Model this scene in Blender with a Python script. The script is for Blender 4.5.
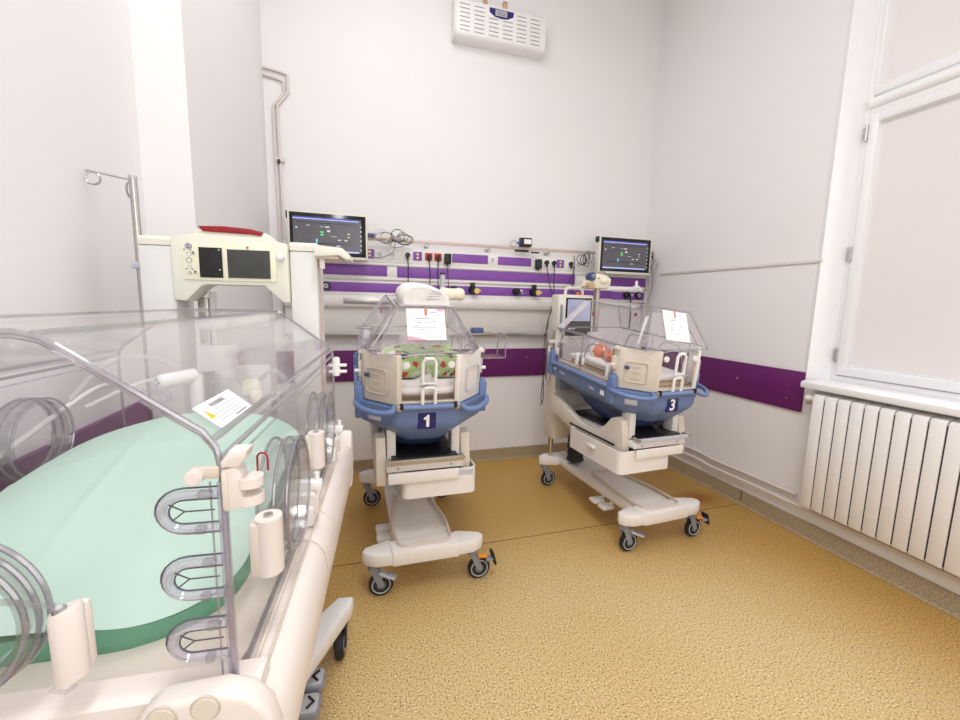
import bpy, bmesh, math, random
from mathutils import Vector, Matrix
from math import sin, cos, pi, radians
for o in list(bpy.data.objects): bpy.data.objects.remove(o)
S = bpy.context.scene
COL = S.collection
random.seed(7)

# ---------------------------------------------------------------- camera
cam_d = bpy.data.cameras.new('camera'); cam = bpy.data.objects.new('camera', cam_d); COL.objects.link(cam)
cam_d.sensor_width = 36; cam_d.lens = 418.03 * 36 / 960; cam_d.clip_start = 0.02; cam_d.clip_end = 60
cam.matrix_world = Matrix(((0.9564, 0.0186, -0.2915, 0), (-0.2920, 0.1346, -0.9469, 0), (0.0216, 0.9907, 0.1342, 1.5), (0, 0, 0, 1)))
loc_, rot_, _ = cam.matrix_world.decompose(); cam.matrix_world = Matrix.LocRotScale(loc_, rot_.normalized(), None)
S.camera = cam
# ---------------------------------------------------------------- light and exposure
S.view_settings.view_transform = 'Standard'; S.view_settings.look = 'None'
S.view_settings.gamma = 1; S.view_settings.use_curve_mapping = False
S.view_settings.exposure = 0.03
S.cycles.transparent_max_bounces = 64; S.cycles.max_bounces = 14
w = bpy.data.worlds.new('daylight'); S.world = w; w.use_nodes = True
w.node_tree.nodes['Background'].inputs[0].default_value = (0.95, 0.97, 1, 1)
w.node_tree.nodes['Background'].inputs[1].default_value = 1.2
def area(name, loc, size, sy, power, col, rot=(0, 0, 0)):
    l = bpy.data.lights.new(name, 'AREA'); l.shape = 'RECTANGLE'; l.size = size; l.size_y = sy; l.energy = power; l.color = col
    o = bpy.data.objects.new(name, l); COL.objects.link(o); o.location = loc; o.rotation_euler = rot; return o
area('ceiling_tube_light', (0.35, 2.0, 4.36), 0.5, 1.4, 22, (.965, .985, 1))
area('ceiling_tube_light', (0.25, -0.3, 4.36), 0.5, 1.4, 52, (.965, .985, 1))
area('window_daylight', (2.93, 1.05, 1.95), 1.6, 1.5, 7, (.98, .98, 1), (0, radians(90), 0))
area('light_behind_camera', (.8, -1.42, 2.0), 1.8, 1.8, 23, (.965, .985, 1), (radians(90), 0, 0))  # light from an unseen source behind the camera

# ---------------------------------------------------------------- materials
def lin(c):
    r = []
    for v in c:
        v /= 255.0
        r.append(v / 12.92 if v <= .04045 else ((v + .055) / 1.055) ** 2.4)
    return (*r, 1)
def mat(name, c, rough=.5, metal=0, spec=.5, var=.03, scale=14, bump=0, coat=0, emit=0):
    m = bpy.data.materials.new(name); m.use_nodes = True; nt = m.node_tree; b = nt.nodes['Principled BSDF']
    col = lin(c)
    tc = nt.nodes.new('ShaderNodeTexCoord'); nz = nt.nodes.new('ShaderNodeTexNoise'); nz.inputs['Scale'].default_value = scale
    nt.links.new(tc.outputs['Object'], nz.inputs['Vector'])
    rp = nt.nodes.new('ShaderNodeValToRGB')
    rp.color_ramp.elements[0].position = .3; rp.color_ramp.elements[1].position = .7
    rp.color_ramp.elements[0].color = tuple(x * (1 - var) for x in col[:3]) + (1,)
    rp.color_ramp.elements[1].color = tuple(min(1, x * (1 + var)) for x in col[:3]) + (1,)
    nt.links.new(nz.outputs['Fac'], rp.inputs[0]); nt.links.new(rp.outputs[0], b.inputs['Base Color'])
    b.inputs['Roughness'].default_value = rough; b.inputs['Metallic'].default_value = metal
    b.inputs['Specular IOR Level'].default_value = spec; b.inputs['Coat Weight'].default_value = coat
    if emit:
        nt.links.new(rp.outputs[0], b.inputs['Emission Color']); b.inputs['Emission Strength'].default_value = emit
    if bump:
        bp = nt.nodes.new('ShaderNodeBump'); bp.inputs['Strength'].default_value = bump; bp.inputs['Distance'].default_value = .01
        nt.links.new(nz.outputs['Fac'], bp.inputs['Height']); nt.links.new(bp.outputs[0], b.inputs['Normal'])
    return m
def clear(name, tint, haze, hazecol, gl=.25, rough=.04, base=.04):
    m = bpy.data.materials.new(name); m.use_nodes = True; nt = m.node_tree; nt.nodes.clear()
    out = nt.nodes.new('ShaderNodeOutputMaterial'); tr = nt.nodes.new('ShaderNodeBsdfTransparent'); tr.inputs[0].default_value = (*tint, 1)
    gs = nt.nodes.new('ShaderNodeBsdfGlossy'); gs.inputs['Roughness'].default_value = rough; gs.inputs[0].default_value = (1, 1, 1, 1)
    df = nt.nodes.new('ShaderNodeBsdfDiffuse'); df.inputs[0].default_value = lin(hazecol)
    lw = nt.nodes.new('ShaderNodeLayerWeight'); lw.inputs['Blend'].default_value = .5
    fr_ = nt.nodes.new('ShaderNodeMath'); fr_.operation = 'POWER'; fr_.inputs[1].default_value = 4.0; nt.links.new(lw.outputs['Facing'], fr_.inputs[0])
    mp = nt.nodes.new('ShaderNodeMath'); mp.operation = 'MULTIPLY_ADD'; mp.use_clamp = True; mp.inputs[1].default_value = gl; mp.inputs[2].default_value = base; nt.links.new(fr_.outputs[0], mp.inputs[0])
    m1 = nt.nodes.new('ShaderNodeMixShader'); m1.inputs[0].default_value = haze
    m2 = nt.nodes.new('ShaderNodeMixShader')
    nt.links.new(tr.outputs[0], m1.inputs[1]); nt.links.new(df.outputs[0], m1.inputs[2])
    nt.links.new(mp.outputs[0], m2.inputs[0]); nt.links.new(m1.outputs[0], m2.inputs[1]); nt.links.new(gs.outputs[0], m2.inputs[2])
    nt.links.new(m2.outputs[0], out.inputs[0]); return m
M = {}
M['wall'] = mat('wall_paint', (240, 237, 237), .75, var=.008, scale=1.2)
M['ceil'] = mat('ceiling_paint', (244, 242, 240), .8, var=.01)
M['white'] = mat('white_plastic', (240, 235, 230), .4, var=.01)
M['white2'] = mat('white_enamel', (243, 240, 238), .3, var=.01)
M['frame'] = mat('window_enamel', (246, 245, 246), .35, var=.01)
M['ivory'] = mat('ivory_plastic', (230, 227, 213), .4, var=.012)
M['beige'] = mat('beige_plastic', (224, 214, 200), .42, var=.012)
M['sand'] = mat('sand_plastic', (214, 201, 186), .45, var=.012)
M['deckw'] = mat('warm_white_plastic', (232, 222, 214), .38, var=.012)
M['column'] = mat('pale_grey_plastic', (224, 222, 219), .4, var=.01)
M['blue'] = mat('blue_plastic', (108, 130, 176), .38, var=.03)
M['dblue'] = mat('deep_blue_plastic', (66, 82, 126), .4, var=.03)
M['navy'] = mat('navy_print', (32, 28, 110), .5, var=.02)
M['purple'] = mat('purple_bumper', (102, 22, 98), .5, var=.03, scale=4)
M['violet'] = mat('violet_laminate', (134, 76, 170), .38, var=.04, scale=30)
M['rail'] = mat('trunking_white', (238, 234, 230), .4, var=.01)
M['steel'] = mat('brushed_steel', (190, 185, 182), .28, .9, var=.05, scale=40)
M['chrome'] = mat('chrome', (215, 212, 210), .12, 1, var=.01)
M['tanmetal'] = mat('tan_aluminium', (182, 172, 160), .35, .6, var=.04)
M['rose'] = mat('pinkish_rail_metal', (205, 185, 178), .4, .3, var=.03)
M['black'] = mat('black_plastic', (24, 23, 24), .4, var=.05)
M['rubber'] = mat('black_rubber', (42, 42, 44), .65, var=.08)
M['grey'] = mat('grey_plastic', (142, 146, 158), .45, var=.02)
M['lgrey'] = mat('light_grey_plastic', (196, 198, 204), .45, var=.02)
M['hub'] = mat('wheel_hub_grey', (120, 122, 126), .45, var=.03)
M['screenb'] = mat('screen_black', (16, 16, 17), .15, var=.05)
M['screeng'] = mat('screen_dark_grey', (62, 62, 60), .2, var=.05)
M['lcd'] = mat('lit_monitor_screen', (84, 82, 88), .2, var=.1, scale=5, emit=.3)
M['lcdblue'] = mat('lit_screen_bar', (170, 185, 235), .3, var=.05, emit=.5)
M['lcdindigo'] = mat('lit_indigo_bar', (66, 72, 190), .3, var=.05, emit=.4)
M['lcdwhite'] = mat('lit_screen_text', (205, 212, 215), .3, emit=.3)
M['lcdgreen'] = mat('lit_green_text', (90, 215, 120), .3, emit=.6)
M['lcdcyan'] = mat('lit_cyan_mark', (110, 200, 220), .3, emit=.6)
M['lcdlight'] = mat('lit_pale_screen', (150, 155, 180), .2, var=.25, scale=3, emit=.35)
M['red'] = mat('dark_red_plastic', (150, 22, 34), .3, var=.04)
M['bred'] = mat('red_socket', (205, 52, 40), .45)
M['yellow'] = mat('yellow_plastic', (222, 190, 40), .45)
M['brass'] = mat('brass_yellow', (225, 205, 120), .35, .3)
M['orange'] = mat('orange_plastic', (235, 150, 40), .45)
M['mint'] = mat('mint_sheet', (188, 217, 202), .85, var=.02, scale=5, bump=.25)
M['green'] = mat('shaded_mattress_side', (92, 160, 126), .6, var=.04)  # deeper green puts the shade on the mattress side into its colour
M['cream'] = mat('cream_plastic', (238, 233, 208), .45)
M['linen'] = mat('white_linen', (243, 238, 234), .9, var=.03, scale=22, bump=.4)
M['creamcloth'] = mat('cream_cloth', (240, 232, 210), .85, var=.03, scale=18, bump=.4)
M['paper'] = mat('paper', (250, 247, 250), .8, var=.01)
M['pink'] = mat('pink_print', (242, 168, 190), .8)
M['tape'] = mat('brown_tape', (190, 130, 105), .6)
M['ink'] = mat('dark_ink', (96, 92, 104), .8)
M['lightink'] = mat('grey_ink', (170, 166, 176), .8)
M['skin'] = mat('newborn_skin', (226, 142, 108), .55, var=.05, scale=20)
M['fin'] = mat('radiator_enamel', (246, 243, 241), .35, var=.01)
M['pipe'] = mat('painted_pipe', (226, 214, 204), .4, var=.02)
M['conduit'] = mat('painted_conduit', (226, 216, 211), .5, var=.02)
M['blind'] = mat('roller_blind_fabric', (238, 232, 231), .9, var=.012, scale=3)
M['dark'] = mat('dark_recess', (60, 50, 46), .8)
M['cable'] = mat('black_cable', (48, 42, 44), .5)
M['gcable'] = mat('grey_cable', (150, 145, 148), .5)
M['tan'] = mat('tan_board', (196, 170, 128), .6)
M['rust'] = mat('rusty_bracket', (196, 160, 130), .6, var=.2, scale=30)
M['tube'] = clear('clear_tube', (.93, .92, .93), .25, (235, 230, 232), .4)
M['glass'] = clear('window_glass', (.97, .98, .98), .0, (255, 255, 255), .4)
M['acr'] = clear('clear_acrylic', (.99, .985, .99), .015, (245, 238, 240), .2, .08, .008)
M['acrtop'] = clear('clear_acrylic_glare', (.985, .98, .985), .05, (248, 243, 246), .6, .08, .025)
M['acredge'] = clear('acrylic_edge', (.70, .68, .71), .25, (196, 190, 196), .5, .12, .12)
M['acrring'] = clear('acrylic_ring', (.82, .82, .82), .08, (190, 190, 192), .5, .08, .08)
M['lav'] = clear('lavender_acrylic', (.88, .865, .91), .2, (212, 207, 220), .4, .08, .08)
M['frost'] = clear('frosted_white_plastic', (.95, .93, .95), .45, (246, 240, 243), .3, .15, .03)

# blanket with a printed pattern
def blanket_mat():
    m = mat('green_printed_blanket', (186, 214, 152), .9, var=.03, bump=.3, scale=20); nt = m.node_tree; b = nt.nodes['Principled BSDF']
    v = nt.nodes.new('ShaderNodeTexVoronoi'); v.inputs['Scale'].default_value = 34
    tc = nt.nodes.new('ShaderNodeTexCoord'); nt.links.new(tc.outputs['Object'], v.inputs['Vector'])
    r = nt.nodes.new('ShaderNodeValToRGB'); r.color_ramp.interpolation = 'CONSTANT'
    e = r.color_ramp.elements; e[0].color = lin((190, 222, 148)); e[1].position = .5; e[1].color = lin((235, 238, 222))
    x = e.new(.68); x.color = lin((206, 70, 66)); x = e.new(.76); x.color = lin((196, 222, 160)); x = e.new(.93); x.color = lin((60, 66, 62))
    sp = nt.nodes.new('ShaderNodeSeparateColor'); nt.links.new(v.outputs['Color'], sp.inputs[0]); nt.links.new(sp.outputs[0], r.inputs[0]); nt.links.new(r.outputs[0], b.inputs['Base Color'])
    return m
M['blanket'] = blanket_mat()

def floor_mat():
    m = bpy.data.materials.new('speckled_vinyl'); m.use_nodes = True; nt = m.node_tree; b = nt.nodes['Principled BSDF']; N = nt.nodes.new; L = nt.links.new
    tc = N('ShaderNodeTexCoord')
    n1 = N('ShaderNodeTexNoise'); n1.inputs['Scale'].default_value = 138; n1.inputs['Detail'].default_value = 3; L(tc.outputs['Object'], n1.inputs['Vector'])
    r1 = N('ShaderNodeValToRGB'); e = r1.color_ramp.elements
    e[0].position = .33; e[0].color = lin((104, 72, 30)); e[1].position = .43; e[1].color = lin((216, 187, 134)); x = e.new(.58); x.color = lin((222, 195, 145)); x = e.new(.66); x.color = lin((250, 232, 196))
    L(n1.outputs['Fac'], r1.inputs[0])
    n2 = N('ShaderNodeTexNoise'); n2.inputs['Scale'].default_value = 1.1; L(tc.outputs['Object'], n2.inputs['Vector'])
    r2 = N('ShaderNodeValToRGB'); r2.color_ramp.elements[0].color = (.95, .92, .86, 1); r2.color_ramp.elements[1].color = (1.0, 1.0, 1.0, 1); r2.color_ramp.elements[0].position = .35; r2.color_ramp.elements[1].position = .6
    L(n2.outputs['Fac'], r2.inputs[0])
    mx = N('ShaderNodeMix'); mx.data_type = 'RGBA'; mx.blend_type = 'MULTIPLY'; mx.inputs[0].default_value = 1
    L(r1.outputs[0], mx.inputs[6]); L(r2.outputs[0], mx.inputs[7])
    # pool of light painted into the vinyl colour: paler middle, golden towards the walls
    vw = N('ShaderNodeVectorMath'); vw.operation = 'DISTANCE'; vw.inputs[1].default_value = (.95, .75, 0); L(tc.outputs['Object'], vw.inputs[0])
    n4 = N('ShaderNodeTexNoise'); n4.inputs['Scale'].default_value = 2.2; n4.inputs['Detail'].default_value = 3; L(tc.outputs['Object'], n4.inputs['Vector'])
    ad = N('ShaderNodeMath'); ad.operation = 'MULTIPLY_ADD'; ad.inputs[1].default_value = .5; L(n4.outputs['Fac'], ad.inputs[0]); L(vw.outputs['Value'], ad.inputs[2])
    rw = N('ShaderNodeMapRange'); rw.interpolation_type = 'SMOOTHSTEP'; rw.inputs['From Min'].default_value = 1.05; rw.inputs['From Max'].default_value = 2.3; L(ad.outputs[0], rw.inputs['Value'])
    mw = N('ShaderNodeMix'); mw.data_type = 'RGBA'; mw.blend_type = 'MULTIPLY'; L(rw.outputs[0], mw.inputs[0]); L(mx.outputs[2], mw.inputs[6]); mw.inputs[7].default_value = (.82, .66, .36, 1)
    # reddish iodine stain by the right wall
    vm = N('ShaderNodeVectorMath'); vm.operation = 'DISTANCE'; vm.inputs[1].default_value = (2.60, 2.515, 0)
    mp = N('ShaderNodeMapping'); mp.inputs['Scale'].default_value = (1, 1.5, 1); mp.inputs['Location'].default_value = (0, -1.235, 0); L(tc.outputs['Object'], mp.inputs['Vector']); L(mp.outputs[0], vm.inputs[0])
    r3 = N('ShaderNodeMapRange'); r3.inputs['From Min'].default_value = .03; r3.inputs['From Max'].default_value = .24; r3.inputs['To Min'].default_value = .75; r3.inputs['To Max'].default_value = 0; L(vm.outputs['Value'], r3.inputs['Value'])
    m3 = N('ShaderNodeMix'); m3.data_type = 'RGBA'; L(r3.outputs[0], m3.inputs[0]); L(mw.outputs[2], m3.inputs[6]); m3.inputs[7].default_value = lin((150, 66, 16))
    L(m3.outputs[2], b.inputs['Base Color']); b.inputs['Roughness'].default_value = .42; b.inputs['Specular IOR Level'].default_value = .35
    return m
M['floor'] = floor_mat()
def skirt_mat():
    m = mat('speckled_skirting', (168, 150, 122), .6, var=.3, scale=120); return m
M['skirt'] = skirt_mat()

# ---------------------------------------------------------------- mesh builder
class MB:
    def __init__(s): s.bm = bmesh.new(); s.mats = []
    def mi(s, m):
        if m not in s.mats: s.mats.append(m)
        return s.mats.index(m)
    def merge(s, b, m, T=None):
        i = s.mi(m)
        if T: b.transform(T)
        bmesh.ops.recalc_face_normals(b, faces=b.faces)
        vm = {v: s.bm.verts.new(v.co) for v in b.verts}
        for f in b.faces:
            try: g = s.bm.faces.new([vm[v] for v in f.verts]); g.material_index = i; g.smooth = True
            except ValueError: pass
        b.free(); return s
    def box(s, c, d, m, bev=0, rot=None, seg=2):
        b = bmesh.new(); bmesh.ops.create_cube(b, size=1); b.transform(Matrix.Diagonal((*d, 1)))
        if bev: bmesh.ops.bevel(b, geom=b.edges[:], offset=min(bev, min(d) * .49), segments=seg, profile=.5, affect='EDGES')
        T = Matrix.Translation(c)
        if rot: T = T @ (Matrix.Rotation(rot[2], 4, 'Z') @ Matrix.Rotation(rot[1], 4, 'Y') @ Matrix.Rotation(rot[0], 4, 'X'))
        return s.merge(b, m, T)
    def bx(s, x0, x1, y0, y1, z0, z1, m, bev=0):
        return s.box(((x0 + x1) / 2, (y0 + y1) / 2, (z0 + z1) / 2), (abs(x1 - x0), abs(y1 - y0), abs(z1 - z0)), m, bev)
    def cyl(s, p0, p1, r, m, r2=None, seg=18, bev=0):
        p0 = Vector(p0); p1 = Vector(p1); d = p1 - p0; b = bmesh.new()
        bmesh.ops.create_cone(b, cap_ends=True, segments=seg, radius1=r, radius2=r if r2 is None else r2, depth=d.length)
        if bev: bmesh.ops.bevel(b, geom=[e for e in b.edges if len(e.link_faces) == 2 and any(len(f.verts) > 4 for f in e.link_faces)], offset=bev, segments=2, affect='EDGES')
        return s.merge(b, m, Matrix.Translation((p0 + p1) / 2) @ d.to_track_quat('Z', 'Y').to_matrix().to_4x4())
    def ball(s, c, r, m, sc=(1, 1, 1), rot=None, u=16):
        b = bmesh.new(); bmesh.ops.create_uvsphere(b, u_segments=u, v_segments=u // 2 + 2, radius=r)
        T = Matrix.Translation(c)
        if rot: T = T @ Matrix.Rotation(rot[2], 4, 'Z') @ Matrix.Rotation(rot[1], 4, 'Y') @ Matrix.Rotation(rot[0], 4, 'X')
        return s.merge(b, m, T @ Matrix.Diagonal((*sc, 1)))
    def tube(s, pts, r, m, closed=False, seg=8, sx=1, caps=True):
        P = [Vector(p) for p in pts]; n = len(P); b = bmesh.new(); rings = []; up = None
        for i, p in enumerate(P):
            if closed: t = (P[(i + 1) % n] - P[i - 1])
            else: t = P[min(i + 1, n - 1)] - P[max(i - 1, 0)]
            t.normalize()
            if up is None: up = t.orthogonal().normalized()
            up = (up - t * up.dot(t)).normalized(); w_ = t.cross(up)
            rr = r[i] if isinstance(r, (list, tuple)) else r
            rings.append([b.verts.new(p + (up * cos(2 * pi * k / seg) + w_ * sin(2 * pi * k / seg) * sx) * rr) for k in range(seg)])
        for i in range(n if closed else n - 1):
            A = rings[i]; B = rings[(i + 1) % n]
            off = 0
            if closed and i == n - 1:
                off = min(range(seg), key=lambda o: sum((A[k].co - B[(k + o) % seg].co).length for k in range(seg)))
            for k in range(seg): b.faces.new([A[k], A[(k + 1) % seg], B[(k + 1 + off) % seg], B[(k + off) % seg]])
        if not closed and caps: b.faces.new(rings[0][::-1]); b.faces.new(rings[-1])
        return s.merge(b, m)
    def prism(s, pts, ax, a, c, m, bev=0, seg=2):
        # pts: 2D outline; ax = axis of extrusion (0: pts are (y,z); 1: (x,z); 2: (x,y))
        def P(p, t): return [(t, p[0], p[1]), (p[0], t, p[1]), (p[0], p[1], t)][ax]
        b = bmesh.new(); lo = [b.verts.new(P(p, a)) for p in pts]; hi = [b.verts.new(P(p, c)) for p in pts]; n = len(pts)
        b.faces.new(lo[::-1]); b.faces.new(hi)
        for i in range(n): b.faces.new([lo[i], lo[(i + 1) % n], hi[(i + 1) % n], hi[i]])
        bmesh.ops.recalc_face_normals(b, faces=b.faces)
        if bev: bmesh.ops.bevel(b, geom=[e for e in b.edges if any(len(f.verts) == n and n > 4 or len(f.verts) > 4 for f in e.link_faces)] or b.edges[:], offset=bev, segments=seg, profile=.5, affect='EDGES', clamp_overlap=True)
        return s.merge(b, m)
    def plate(s, pts, th, m):
        # pts: 3D planar polygon, given thickness along its normal
        P = [Vector(p) for p in pts]; nrm = Vector((0, 0, 0)); n = len(P)
        for i in range(n): nrm += P[i].cross(P[(i + 1) % n])
        nrm.normalize(); b = bmesh.new()
        lo = [b.verts.new(p - nrm * th / 2) for p in P]; hi = [b.verts.new(p + nrm * th / 2) for p in P]
        b.faces.new(lo[::-1]); b.faces.new(hi)
        for i in range(n): b.faces.new([lo[i], lo[(i + 1) % n], hi[(i + 1) % n], hi[i]])
        return s.merge(b, m)
    def loft(s, secs, m, caps=True):
        b = bmesh.new(); R = [[b.verts.new(p) for p in q] for q in secs]; n = len(R[0])
        for A, B in zip(R, R[1:]):
            for k in range(n): b.faces.new([A[k], A[(k + 1) % n], B[(k + 1) % n], B[k]])
        if caps: b.faces.new(R[0][::-1]); b.faces.new(R[-1])
        return s.merge(b, m)
    def text(s, txt, size, T, m, ext=.0004, bold=0):
        cu = bpy.data.curves.new('t', 'FONT'); cu.body = txt; cu.size = size; cu.align_x = 'CENTER'; cu.align_y = 'CENTER'; cu.extrude = ext; cu.offset = bold
        o = bpy.data.objects.new('t', cu); COL.objects.link(o); dg = bpy.context.evaluated_depsgraph_get(); dg.update()
        me = bpy.data.meshes.new_from_object(o.evaluated_get(dg)); b = bmesh.new(); b.from_mesh(me)
        bpy.data.objects.remove(o); bpy.data.meshes.remove(me); return s.merge(b, m, T)
    def build(s, name, parent=None, angle=35):
        me = bpy.data.meshes.new(name)
        bmesh.ops.recalc_face_normals(s.bm, faces=s.bm.faces) if False else None
        s.bm.to_mesh(me); s.bm.free()
        for m in s.mats: me.materials.append(M[m])
        try: me.set_sharp_from_angle(angle=radians(angle))
        except Exception: pass
        o = bpy.data.objects.new(name, me); COL.objects.link(o)
        if parent: o.parent = parent
        return o
def tag(o, label=None, cat=None, group=None, kind=None):
    if label: o['label'] = label
    if cat: o['category'] = cat
    if group: o['group'] = group
    if kind: o['kind'] = kind
    return o
def thing(name, label, cat, loc=(0, 0, 0), rz=0, group=None):
    o = bpy.data.objects.new(name, None); COL.objects.link(o); o.location = loc; o.rotation_euler = (0, 0, rz); o.empty_display_size = .05
    return tag(o, label, cat, group)
def struct(mb, name, parent=None):
    o = mb.build(name, parent)
    if not parent: o['kind'] = 'structure'
    return o
def copy_tree(o, parent=None):
    c = o.copy(); COL.objects.link(c); c.parent = parent
    for ch in [x for x in bpy.data.objects if x.parent == o]: copy_tree(ch, c)
    return c
def arc(c, r, a0, a1, n, plane='xz', rz=None):
    out = []; rz = rz or r
    for i in range(n + 1):
        a = a0 + (a1 - a0) * i / n; u, v = r * cos(a), rz * sin(a)
        out.append({'xz': (c[0] + u, c[1], c[2] + v), 'yz': (c[0], c[1] + u, c[2] + v), 'xy': (c[0] + u, c[1] + v, c[2])}[plane])
    return out
def rrect(x0, x1, y0, y1, r, n=4):
    out = []
    for cx, cy, a in ((x1 - r, y1 - r, 0), (x0 + r, y1 - r, pi / 2), (x0 + r, y0 + r, pi), (x1 - r, y0 + r, 1.5 * pi)):
        for i in range(n + 1):
            t = a + pi / 2 * i / n; out.append((cx + r * cos(t), cy + r * sin(t)))
    return out
def smooth_path(P, k=6):
    P = [Vector(p) for p in P]; out = []
    for i in range(len(P) - 1):
        a = P[max(i - 1, 0)]; b = P[i]; c = P[i + 1]; d = P[min(i + 2, len(P) - 1)]
        for j in range(k):
            t = j / k; out.append(.5 * ((2 * b) + (c - a) * t + (2 * a - 5 * b + 4 * c - d) * t * t + (3 * b - a - 3 * c + d) * t ** 3))
    out.append(P[-1]); return [tuple(p) for p in out]

# ================================================================ room
XL, XR, YB, YF, ZC = -0.762, 2.87, 3.68, -1.5, 4.45
PX, PY = -0.594, 2.003
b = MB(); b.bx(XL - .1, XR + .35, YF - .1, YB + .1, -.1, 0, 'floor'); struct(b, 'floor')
b = MB(); b.bx(XL - .1, XR + .35, YF - .1, YB + .1, ZC, ZC + .1, 'ceil'); struct(b, 'ceiling')
b = MB(); b.bx(PX - .2, XR + .35, YB, YB + .1, 0, ZC, 'wall'); struct(b, 'wall_back')
b = MB(); b.bx(XL - .1, XL, YF, PY + .1, 0, ZC, 'wall'); struct(b, 'wall_left')
b = MB(); b.prism([(XL - .1, PY), (PX, PY), (PX, YB), (XL - .1, YB)], 2, 0, ZC, 'wall'); struct(b, 'wall_pier')
b = MB(); b.bx(XL - .1, XR + .35, YF - .1, YF, 0, ZC, 'wall'); struct(b, 'wall_front')
WY0, WY1, WZ0, WZ1 = .25, 1.965, 1.01, 3.62     # window opening
b = MB(); b.bx(XR, XR + .3, WY1 + .0, YB, 0, ZC, 'wall').bx(XR, XR + .3, YF, WY0, 0, ZC, 'wall').bx(XR, XR + .3, WY0, WY1, 0, WZ0, 'wall').bx(XR, XR + .3, WY0, WY1, WZ1, ZC, 'wall'); struct(b, 'wall_right')
# coved skirting: slanted strip climbing the walls
def skirt(name, pts):
    b = MB()
    for (x0, y0), (x1, y1), (nx, ny) in pts:
        secs = []
        for x, y in ((x0, y0), (x1, y1)):
            prof = [(0, .112), (.006, .114), (.012, .108), (.013, .035), (.018, .012), (.03, .002), (0, .002)]
            secs.append([(x + nx * d, y + ny * d, z) for d, z in prof])
        b.loft(secs, 'skirt')
    struct(b, name)
skirt('baseboard_back', [((PX, YB), (XR, YB), (0, -1))])
skirt('baseboard_right', [((XR, YB), (XR, YF), (-1, 0))])
skirt('baseboard_left', [((XL, YF), (XL, PY), (1, 0)), ((XL, PY), (PX, PY), (0, -1)), ((PX, PY), (PX, YB), (1, 0))])
b = MB(); b.bx(PX, XR - .04, 2.332, 2.3355, .0, .0012, 'dark'); struct(b, 'trim_1')   # welded seam in the vinyl
b = MB(); b.bx(XR - .015, XR - .011, 2.331, 2.336, .0, .112, 'dark'); struct(b, 'trim_2')

# window
wn = bpy.data.objects.new('window_1', None); COL.objects.link(wn); wn['kind'] = 'structure'
b = MB()
b.prism([(2.86, 1.968), (2.9835, 1.905), (2.9835, 2.0), (2.871, 2.0)], 2, WZ0, WZ1, 'frame')
b.bx(2.985, 3.07, 1.875, 1.97, WZ0, WZ1, 'frame', .004); b.bx(2.985, 3.07, WY0, WY0 + .06, WZ0, WZ1, 'frame', .004)
b.bx(2.987, 3.07, WY0 + .055, 1.877, WZ1 - .07, WZ1, 'frame', .002); b.bx(2.987, 3.07, WY0 + .055, 1.877, WZ0, 1.09, 'frame', .002)
b.build('window_frame', wn)
b = MB(); b.cyl((2.985, WY0 + .03, 2.722), (2.985, 1.875, 2.722), .033, 'frame', seg=20); b.bx(2.975, 3.04, WY0 + .03, 1.875, 2.655, 2.70, 'frame', .004)
b.build('transom', wn)
for z0, z1, ys in ((1.095, 2.66, 1.825), (2.765, 3.54, 1.855)):
    b = MB()
    b.bx(2.972, 3.03, ys, 1.872, z0, z1, 'frame', .006).bx(2.972, 3.03, WY0 + .06, WY0 + .12, z0, z1, 'frame', .006)
    b.bx(2.972, 3.03, WY0 + .1, ys + .01, z0, z0 + .05, 'frame', .006).bx(2.972, 3.03, WY0 + .1, ys + .01, z1 - .05, z1, 'frame', .006)
    s_ = b.build('sash', wn)
    g = MB(); g.bx(3.018, 3.022, WY0 + .11, ys + .005, z0 + .05, z1 - .045, 'glass'); g.build('pane', s_)
for z in (1.22, 1.85, 2.56):
    b = MB(); b.cyl((2.968, 1.879, z - .045), (2.968, 1.879, z + .045), .008, 'steel', seg=10); b.bx(2.966, 2.975, 1.868, 1.893, z - .032, z + .032, 'lgrey', .001); b.build('hinge', wn)
b = MB(); b.prism([(2.755, 1.012), (2.75, 1.03), (2.755, 1.048), (2.775, 1.056), (2.984, 1.058), (2.984, 1.012)], 1, .1, 1.925, 'frame', .004); struct(b, 'trim_3')
for z0, z1, w_, ys in ((1.15, 2.608, 'lower', 1.822), (2.818, 3.488, 'upper', 1.852)):
    o = MB(); o.bx(3.005, 3.0085, WY0 + .125, ys, z0, z1, 'blind')
    o = o.build('roller_blind'); tag(o, 'pale beige roller blind drawn over the %s window pane' % w_, 'blind')
    c = MB(); c.cyl((3.004, WY0 + .13, z0 + .006), (3.004, ys - .003, z0 + .006), .005, 'frame', seg=10); c.build('bottom_bar', o)

# conduit, heating pipes, radiator
b = MB(); b.bx(XR - .012, XR, 1.962, 3.43, 1.806, 1.828, 'conduit', .003); b.bx(2.89, 2.96, 1.955, 1.962, 1.808, 1.824, 'conduit')
tag(b.build('cable_trunking'), 'thin beige cable trunking running along the right wall to the window', 'conduit')
for z, y0, x, lab in ((.265, 1.93, 2.85, 'upper'), (.205, .2, 2.838, 'lower')):
    b = MB(); P = [(x, 3.64, z), (x, 3.0, z), (x, 2.72, z + .002), (x - .006, 2.62, z - .008), (x - .004, 2.3, z - .002), (x, y0, z)]
    b.tube(P, .0115, 'pipe', seg=12)
    o = b.build('heating_pipe'); tag(o, '%s of the two cream heating pipes running above the skirting on the right wall' % lab, 'pipe', 'heating pipes along the right wall')
    for y in (2.82, 2.05):
        c = MB(); c.box((x + .008, y, z), (.03, .022, .036), 'pipe', .004); c.build('pipe_clip', o)
rad = thing('radiator', 'white panelled radiator with flat vertical fins under the window sill', 'radiator', (2.80, 1.3, 0))
fy = 1.842 - 1.3; pitch = .0698
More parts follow.
